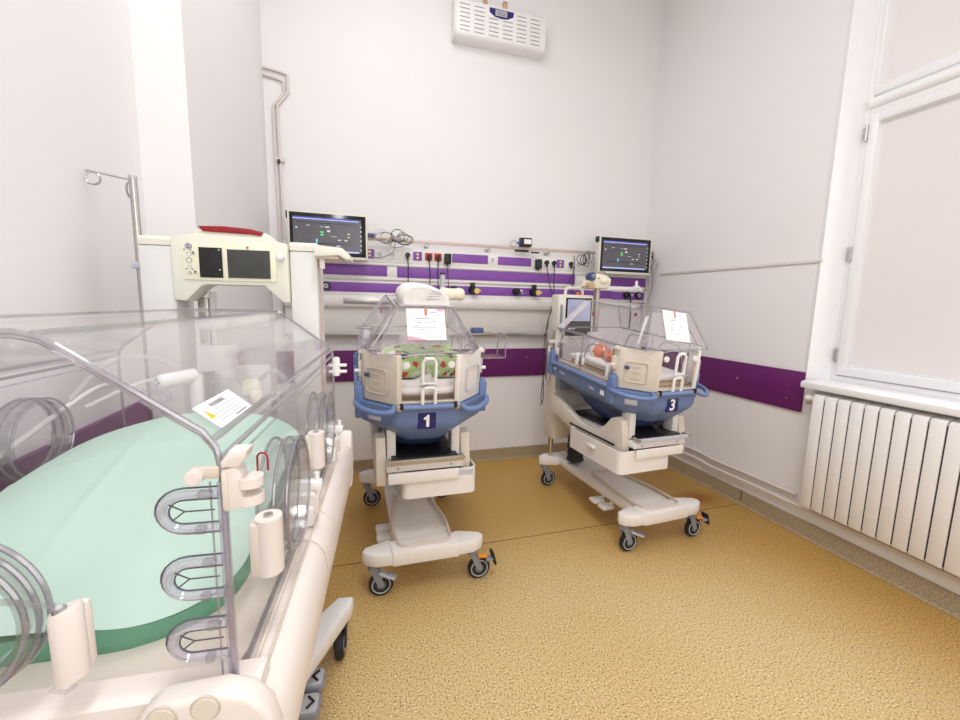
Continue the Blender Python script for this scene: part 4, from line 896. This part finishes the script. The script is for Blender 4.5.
# mattress with sheet
TILT_M = radians(9); PM = Matrix.Translation((0, -.34, .996)) @ Matrix.Rotation(TILT_M, 4, 'X')
from mathutils import noise
MX, MY0, MY1 = .250, .020, .690; MC = (MY0 + MY1) / 2; MH = (MY1 - MY0) / 2
def mt_z(x, y):
    X = x / MX; Y = (y - MC) / MH
    return .117 - .050 * X * X - (.036 if Y < 0 else .030) * abs(Y) ** 2.6
out = rrect(-MX, MX, MY0, MY1, .14, 8)
b = MB(); b.loft([[(p[0] * .985, (p[1] - MC) * .985 + MC, .016) for p in out], [(p[0] * 1.0, p[1], .022) for p in out], [(p[0] * 1.004, (p[1] - MC) * 1.004 + MC, (.022 + mt_z(*p)) / 2) for p in out], [(p[0], p[1], mt_z(*p) - .001) for p in out]], 'green'); b.bm.transform(PM)
mt = b.build('mattress', angle=60); place(mt, G); tag(mt, 'tilted mattress with a mint green sheet inside the large clear incubator', 'mattress')
b = MB(); b2 = bmesh.new(); NX, NY = 60, 76; V = {}; RC = .14
for i in range(NX + 1):
    for j in range(NY + 1):
        x = (-1 + 2 * i / NX) * MX; y = MC + (-1 + 2 * j / NY) * MH
        ex = max(0, abs(x) - (MX - RC)); ey = max(0, abs(y - MC) - (MH - RC)); L_ = math.hypot(ex, ey); mxe = max(ex, ey)
        if L_ > 1e-6:
            k = mxe / L_; x = math.copysign(min(abs(x), MX - RC) + ex * k, x); y = MC + math.copysign(min(abs(y - MC), MH - RC) + ey * k, y - MC)
        z = mt_z(x, y) + .0025 * noise.noise(Vector((x * 9, y * 7, 2)))
        dd = x + .016 + (y - .155) * .14; z += .006 * math.exp(-(dd / .007) ** 2) * max(0, min(1, (.27 - abs(y - .33)) * 6))
        dd = (y - .46) * .95 - x * .25; z += .0025 * math.exp(-(dd / .006) ** 2) * max(0, min(1, (.2 - x) * 6))
        dd = (y - .2) - x * .6; z += .003 * math.exp(-(dd / .007) ** 2) * max(0, min(1, (x - .02) * 8))
        V[i, j] = b2.verts.new((x, y, z))
for i in range(NX):
    for j in range(NY):
        b2.faces.new([V[i, j], V[i + 1, j], V[i + 1, j + 1], V[i, j + 1]])
b.merge(b2, 'mint'); b.bm.transform(PM); sh = b.build('sheet', mt, angle=180)
# pale piping between sheet and side
# ---- hood
FV, RV = -.42, .50
prof = [(.300, 1.035), (.300, 1.315), (.296, 1.338), (.284, 1.356), (.160, 1.448), (.145, 1.458), (.125, 1.463)]
full = prof + [(-x, z) for x, z in prof[::-1]]
b = MB(); b.prism(full, 1, FV - .0035, FV + .0035, 'acr'); fw = b.build('front_wall', G)
b = MB(); b.tube([(x, FV, z) for x, z in full], .0036, 'acredge', seg=8); b.tube([(x - .004 * (1 if x > 0 else -1), FV + .004, z - .006) for x, z in full], .0012, 'acredge', seg=6); b.build('wall_edge', fw)
b = MB(); b.tube([(.289, FV - .004, 1.05), (.289, FV - .004, 1.30)], .0012, 'acredge', seg=6); b.bx(.2955, .3045, FV - .007, FV + .004, 1.04, 1.30, 'lav', .002); b.build('post_strip', fw)
b = MB(); b.prism(full, 1, RV - .003, RV + .003, 'acr'); b.tube([(x, RV, z) for x, z in full], .004, 'acredge', seg=6); b.build('rear_wall', G)
# slanted and top panels as one canopy
for sx in (-1, 1):
    b = MB(); b.plate([(sx * .297, FV, 1.336), (sx * .297, RV, 1.336), (sx * .15, RV, 1.456), (sx * .15, FV, 1.456)], .005, 'acrtop'); p_ = b.build('slanted_panel', G)
    b = MB(); b.tube([(sx * .30, FV, 1.325), (sx * .30, RV, 1.325)], .0035, 'acredge', seg=8); b.tube([(sx * .291, FV, 1.345), (sx * .291, RV, 1.345)], .004, 'acrring', seg=8); b.tube([(sx * .300, FV, 1.308), (sx * .300, RV, 1.308)], .002, 'lav', seg=6); b.build('panel_edge', p_)
    b = MB(); b.bx(sx * .298, sx * .302, FV, RV, 1.035, 1.305, 'acr'); sw = b.build('side_wall', G)
    b = MB(); b.tube([(sx * .3, FV + .01, 1.04), (sx * .3, RV, 1.04)], .003, 'acredge', seg=6); b.build('wall_edge', sw)
    for cy, lat in ((-.18 if sx > 0 else -.145, 1), (.19, 1)):
        X0 = sx * .300; b = MB(); cz = 1.175; r0 = .088
        ring = lambda x, r: [(x, cy + r * cos(a), cz + r * sin(a)) for a in [i * pi / 20 for i in range(40)]]
        b.loft([ring(X0 - sx * .012, r0 - .002), ring(X0 + sx * .012, r0 + .004), ring(X0 + sx * .028, r0 + .006), ring(X0 + sx * .030, r0 - .004), ring(X0 + sx * .012, r0 - .008), ring(X0 - sx * .012, r0 - .010)], 'acrring', caps=False)
        for dx in (-.012, .010, .028): b.tube(ring(X0 + sx * dx, r0 + .003), .0028, 'acredge', closed=True, seg=6)
        b.plate([(X0 + sx * .030, y, z) for _, y, z in ring(0, r0 - .006)[::2]], .003, 'acr')
        pt = b.build('porthole', sw)
        b = MB(); b.loft([[(X0 + sx * .022 + .017 * cos(a), cy - .158 + .019 * sin(a), z) for a in [i * pi / 10 for i in range(20)]] for z in (1.134, 1.138, 1.208, 1.212)], 'deckw'); b.cyl((X0 + sx * .022, cy - .158, 1.211), (X0 + sx * .022, cy - .158, 1.215), .006, 'steel'); b.bx(X0 + sx * .001, X0 + sx * .018, cy - .174, cy - .150, 1.134, 1.208, 'beige', .004); b.build('porthole_latch', pt)
        b = MB(); b.tube([(X0 + sx * .04, cy + .10, 1.12), (X0 + sx * .04, cy + .10, 1.165)], .005, 'white2'); b.bx(X0, X0 + sx * .05, cy + .09, cy + .11, 1.13, 1.15, 'white2', .004); b.build('porthole_hinge', pt)
b = MB(); b.plate([(.15, FV, 1.459), (.15, RV, 1.459), (-.15, RV, 1.459), (-.15, FV, 1.459)], .005, 'acrtop'); p_ = b.build('top_panel', G)
b = MB(); b.tube([(.14, FV, 1.462), (.14, RV, 1.462)], .003, 'acrring', seg=6); b.tube([(-.14, FV, 1.462), (-.14, RV, 1.462)], .003, 'acrring', seg=6); b.build('panel_edge', p_)
# front porthole
b = MB(); cx, cz, r0 = .040, 1.171, .083
def fr(y, r): return [(cx + r * cos(a), y, cz + r * sin(a)) for a in [i * pi / 22 for i in range(44)]]
b.loft([fr(FV + .012, r0 - .004), fr(FV - .006, r0 + .002), fr(FV - .022, r0 + .004), fr(FV - .026, r0 - .008), fr(FV - .01, r0 - .014), fr(FV + .012, r0 - .016)], 'acrring', caps=False)
for dy, rr in ((.0, .004), (-.012, .002), (-.023, -.002)): b.tube(fr(FV + dy, r0 + rr), .003, 'acredge', closed=True, seg=6)
b.plate([p for p in fr(FV - .024, r0 - .006)[::2]], .003, 'acr'); pt = b.build('front_porthole', fw)
b = MB(); lc = [(.1525 + .0152 * cos(a), FV - .018 + .0125 * sin(a)) for a in [i * pi / 12 for i in range(24)]]
b.loft([[(x, y, 1.098 + (x - .1525) * .35) for x, y in lc], [(x, y, 1.101 + (x - .1525) * .35) for x, y in lc], [(x, y, 1.176 + (x - .1525) * .30) for x, y in lc], [(.1525 + (x - .1525) * .86, FV - .02 + (y - FV + .02) * .86, 1.179 + (x - .1525) * .30) for x, y in lc]], 'deckw')
b.bx(.152, .169, FV - .014, FV - .004, 1.105, 1.180, 'deckw', .004); b.cyl((.150, FV - .022, 1.178), (.150, FV - .022, 1.182), .006, 'steel'); b.ball((.150, FV - .022, 1.182), .0035, 'lgrey')
b.tube([(.09, FV - .03, 1.205), (.148, FV - .024, 1.186)], .0028, 'acrring'); b.tube([(.137, FV - .024, 1.094), (.132, FV - .02, 1.088), (.146, FV - .02, 1.083), (.155, FV - .02, 1.09)], .0022, 'tube')
b.build('porthole_latch', pt)
# grommets
for cz in (1.267, 1.187, 1.110):
    b = MB(); 
    def U(w_, h_): return [(.297, cz + h_), ] + [(.262 - w_ * cos(a) * 1.0 - 0, cz + h_ * sin(a)) for a in [pi / 2 - i * pi / 10 for i in range(11)]] + [(.297, cz - h_)]
    P = U(.022, .020); b.tube([(x, FV - .004, z) for x, z in P], .0052, 'lav', seg=8)
    P = U(.029, .0265); b.tube([(x, FV - .002, z) for x, z in P], .0012, 'ink', seg=6)
    P = U(.015, .0135); b.tube([(x, FV - .004, z) for x, z in P], .0010, 'ink', seg=6); P = U(.022, .020); b.tube([(x, FV - .0095, z) for x, z in P], .0012, 'tube', seg=6)
    b.tube([(.292, FV - .003, cz), (.262, FV - .003, cz), (.247, FV - .003, cz + .009)], .0009, 'ink', seg=5); b.tube([(.262, FV - .003, cz), (.249, FV - .003, cz - .010)], .0009, 'ink', seg=5)
    b.box((.285, FV - .007, cz + .020), (.014, .010, .009), 'acrring', .002); b.box((.279, FV - .007, cz - .020), (.010, .010, .009), 'acrring', .002)
    b.build('tubing_grommet', fw)
# far-side grommet (seen through the hood)
b = MB(); cz = 1.20; b.tube([(-.272 + .03, RV - .01, cz + .02)] + [(-.2 + .03 * cos(a), RV - .01, cz + .02 * sin(a)) for a in [pi / 2 - i * pi / 8 for i in range(9)]] + [(-.24, RV - .01, cz - .02)], .006, 'lav', seg=8); b.build('tubing_grommet', G)
# corner latch block
b = MB(); b.prism([(.303, 1.317), (.303, 1.324), (.312, 1.336), (.330, 1.336), (.329, 1.328), (.320, 1.317)], 1, FV - .012, FV + .014, 'deckw', .003)
b.prism([(.302, 1.314), (.316, 1.318), (.322, 1.312), (.322, 1.300), (.322, 1.268), (.303, 1.266)], 1, FV - .010, FV + .012, 'deckw', .003)
for z in (1.291, 1.271): b.loft([[(.327 + .0145 * cos(a), FV + .002 + .014 * sin(a), z + dz) for a in [i * pi / 10 for i in range(20)]] for dz in (0, .002, .009, .011)], 'deckw')
b.bx(.303, .309, FV - .0115, FV - .009, 1.27, 1.313, 'beige', .001); la = b.build('corner_latch', G)
b = MB(); b.bx(.272, .30, FV - .008, FV - .003, 1.304, 1.318, 'sand', .002); b.cyl((.2765, FV - .015, 1.308), (.2765, FV - .005, 1.308), .0088, 'deckw', bev=.002); b.build('latch_knob', la)
b = MB(); P = [(.332, FV + .015, 1.302)] + arc((.3375, FV + .015, 1.318), .0055, pi, 0, 8) + [(.343, FV + .015, 1.302)]; b.tube(P, .0012, 'red', seg=6); b.tube([(x + .001, y + .003, z - .003) for x, y, z in P], .0008, 'tube', seg=6); b.build('red_clip', la)
b = MB(); b.cyl((.312, RV - .02, 1.26), (.312, RV - .02, 1.32), .012, 'white2', bev=.003); b.bx(.29, .345, RV - .03, RV - .015, 1.27, 1.279, 'white2', .003); b.bx(.29, .345, RV - .03, RV - .015, 1.29, 1.299, 'white2', .003); b.build('rear_latch', G)
for y in (.33, -.03):
    b = MB(); b.bx(.292, .325, y - .02, y + .02, 1.035, 1.075, 'white2', .004); b.bx(.30, .335, y - .008, y + .012, 1.06, 1.10, 'deckw', .004); b.build('wall_clip', G)
# rolled clear cover and pale sloping plate at the head end
b = MB(); b.cyl((-.06, .455, 1.425), (.13, .46, 1.437), .022, 'frost', bev=.004); b.build('access_roll', G)
b = MB(); b.tube(smooth_path([(-.315, .0, 1.125), (-.315, .14, 1.172), (-.315, .38, 1.237), (-.315, .47, 1.245), (-.312, .53, 1.238)]), .0065, 'white2', seg=10); b.build('side_tube', G)
b = MB(); b.bx(-.08, .03, .46, .49, 1.28, 1.36, 'frost', .006).bx(-.07, .02, .46, .49, 1.18, 1.27, 'acrring', .006); b.bx(-.02, .12, .46, .47, 1.05, 1.30, 'frost', .004); b.build('humidity_compartment', G)
b = MB(); b.cyl((-.155, .40, 1.262), (-.085, .47, 1.270), .021, 'white2', seg=24, bev=.004); b.cyl((-.085, .47, 1.0), (-.085, .47, 1.27), .02, 'white2')
for a in (0, 2.1, 4.2): b.ball((-.1555 + .008 * cos(a), .399 - .008 * cos(a), 1.262 + .009 * sin(a)), .0028, 'grey')
b.build('sensor_socket', G)
b = MB(); b.box((.075, .44, 1.235), (.05, .04, .05), 'cream', .012); b.box((.088, .435, 1.21), (.03, .04, .04), 'creamcloth', .01); b.tube(smooth_path([(.09, .44, 1.25), (.14, .42, 1.29), (.17, .44, 1.25), (.15, .45, 1.2)]), .007, 'lav'); b.build('hose_connector', G)
b = MB(); b.tube(smooth_path([(-.27, .25, 1.25), (-.24, .36, 1.33), (-.18, .42, 1.33), (-.13, .46, 1.30)]), .006, 'tube'); b.tube(smooth_path([(-.27, .30, 1.22), (-.2, .38, 1.26), (-.15, .45, 1.27)]), .005, 'frost'); b.build('hose', G)
# warning sticker on the slanted panel
nrm = Vector((.120, 0, .147)).normalized(); tdir = Vector((.147, 0, -.120)).normalized()
org = Vector((.2735, -.334, 1.3585))
SM = Matrix.Translation(org + nrm * .0042) @ Matrix(((0, tdir.x, nrm.x, 0), (1, 0, 0, 0), (0, tdir.z, nrm.z, 0), (0, 0, 0, 1)))
# sticker axes: local x runs along the hood (away), local y runs down the slope (flipped for text)
SM2 = Matrix.Translation(org + nrm * .0042) @ Matrix(((0, -tdir.x, nrm.x, 0), (1, 0, 0, 0), (0, -tdir.z, nrm.z, 0), (0, 0, 0, 1)))
b = MB(); b.box((0, 0, 0), (.108, .038, .0006), 'paper'); b.bm.transform(SM2); st = b.build('warning_sticker', p_)
st.parent = G; 
b = MB(); b.text('WARNING', .0095, Matrix.Translation((-.0, .0112, .0006)), 'ink', ext=.0001)
for k in range(4): b.bx(-.04 + (.012 if k == 0 else 0), .045 - .01 * (k % 2), .003 - k * .005, .0040 - k * .005, .0003, .0006, 'lightink')
b.bx(-.0, .04, -.0165, -.0150, .0003, .0006, 'ink'); b.bm.transform(SM2); b.build('sticker_text', st)
b = MB(); b.prism([(-.050, -.004), (-.036, -.004), (-.043, .010)], 2, .0003, .0008, 'yellow'); b.bm.transform(SM2); b.build('warning_triangle', st)
# ---- columns and console
for sx, x0, x1 in ((-1, -.256, -.163), (1, .168, .252)):
    b = MB(); b.bx(x0, x1, .56, .68, .86, 1.655, 'column', .006); cl = b.build('column', G)
    b = MB(); b.prism([(.5585, 1.655), (.5585, 1.672), (.567, 1.682), (.672, 1.682), (.6815, 1.67), (.6815, 1.655)], 0, x0, x1, 'ivory', .003); b.build('cap', cl)
    if sx > 0:
        b = MB(); b.bx(x1, x1 + .003, .575, .595, 1.0, 1.655, 'rose', .001); b.build('side_track', cl)
b = MB(); b.bx(-.13, -.10, .62, .66, 1.0, 1.50, 'steel', .004); b.bx(-.10, -.085, .63, .66, 1.0, 1.52, 'column', .004); b.build('inner_upright', G)
con = [(-.163, 1.68), (-.10, 1.692), (.10, 1.688), (.166, 1.672), (.166, 1.49), (.148, 1.488), (.10, 1.535), (.095, 1.54), (-.07, 1.54), (-.085, 1.535), (-.13, 1.488), (-.163, 1.492)]
b = MB(); b.prism(con[::-1], 1, .545, .64, 'ivory', .005); cn = b.build('console', G)
b = MB(); b.bx(-.130, .132, .540, .546, 1.553, 1.664, 'cream', .002); b.build('fascia', cn)
b = MB(); b.bx(-.084, -.0205, .5365, .542, 1.561, 1.651, 'screenb', .0005); sm = b.build('small_display', cn)
b = MB()
for z in (1.645, 1.585): b.ball((-.028, .537, z), .0022, 'lcdwhite')
b.build('indicator', sm)
b = MB(); b.bx(-.006, .115, .5365, .542, 1.562, 1.648, 'screeng', .0005); b.build('main_display', cn)
b = MB(); b.ball((.052, .538, 1.656), .0035, 'bred'); b.build('alarm_light', cn)
b = MB(); b.cyl((.147, .525, 1.632), (.147, .546, 1.632), .0105, 'white2', bev=.003); b.build('rotary_knob', cn)
b = MB(); b.cyl((-.112, .5385, 1.653), (-.112, .5415, 1.653), .0095, 'dblue', seg=24); b.tube([(-.112 + .0078 * cos(a), .538, 1.653 + .0078 * sin(a)) for a in [i * pi / 10 for i in range(20)]], .0007, 'paper', closed=True, seg=5); b.text('GE', .0095, Matrix.Translation((-.112, .5379, 1.653)) @ Matrix.Rotation(pi / 2, 4, 'X'), 'paper'); b.build('maker_logo', cn)
b = MB()
for (x, z, r, m_) in ((-.112, 1.63, .006, 'lgrey'), (-.112, 1.611, .0075, 'grey'), (-.112, 1.592, .005, 'lgrey'), (-.112, 1.573, .004, 'grey')):
    b.tube([(x + r * cos(a), .5395, z + r * sin(a)) for a in [i * pi / 8 for i in range(16)]], .0011, m_, closed=True, seg=5)
for (x, z) in ((-.124, 1.642), (-.106, 1.642), (-.121, 1.585), (-.104, 1.585)): b.ball((x, .5395, z), .002, 'ink')
for (x, z) in ((-.100, 1.634), (-.098, 1.577)): b.box((x, .5395, z), (.006, .001, .006), 'ink', 0, rot=(0, .6, 0)); b.box((x, .5395, z - .006), (.014, .001, .0012), 'grey')
b.build('button_icons', cn)
b = MB(); b.prism([(-.115, 1.686), (-.095, 1.712), (.10, 1.706), (.125, 1.684)], 1, .56, .625, 'ivory', .004); hb = b.build('lamp_housing', cn)
b = MB(); b.prism([(-.090, 1.716), (-.02, 1.719), (.055, 1.715), (.094, 1.707), (.088, 1.695), (.055, 1.698), (-.075, 1.701)][::-1], 1, .553, .60, 'red', .003); b.build('alarm_bar', hb)
b = MB(); b.prism([(.252, 1.670), (.335, 1.664), (.357, 1.645), (.360, 1.628), (.345, 1.628), (.325, 1.640), (.252, 1.634)][::-1], 1, .50, .62, 'ivory', .004); ar = b.build('side_arm', G)
b = MB(); b.bx(.256, .325, .51, .61, 1.630, 1.638, 'sand', .002); b.cyl((.27, .54, 1.60), (.27, .54, 1.63), .008, 'white'); b.build('arm_underside', ar)
# IV pole clipped to the left column
t = thing('iv_pole', 'bare steel drip pole with ring hooks behind the large clear incubator', 'drip pole'); place(t, G)
b = MB(); b.cyl((-.288, .63, .95), (-.288, .63, 1.858), .0105, 'steel', seg=16); b.cyl((-.288, .63, 1.858), (-.288, .63, 1.866), .0115, 'lgrey'); b.cyl((-.268, .645, .95), (-.268, .645, 1.6), .006, 'cable'); b.build('pole', t)
b = MB(); b.tube([(-.288, .63, 1.852), (-.40, .61, 1.868)], .003, 'steel', seg=8); b.tube([(-.400 + .0 , .61, 1.868)] + [(-.383 + .019 * cos(a), .612, 1.846 + .018 * sin(a)) for a in [2.3 + i * 2 * pi / 14 for i in range(14)]], .003, 'steel', seg=8); b.build('hook', t)
b = MB(); b.tube([(-.288, .63, 1.85), (-.300, .66, 1.85)] + [(-.312, .655 + .016 * cos(a), 1.828 + .022 * sin(a)) for a in [1.0 + i * 2 * pi / 12 for i in range(12)]], .003, 'steel', seg=8); b.build('hook', t)
b = MB(); b.bx(-.305, -.25, .61, .66, 1.585, 1.605, 'lgrey', .004); b.build('clamp', t)
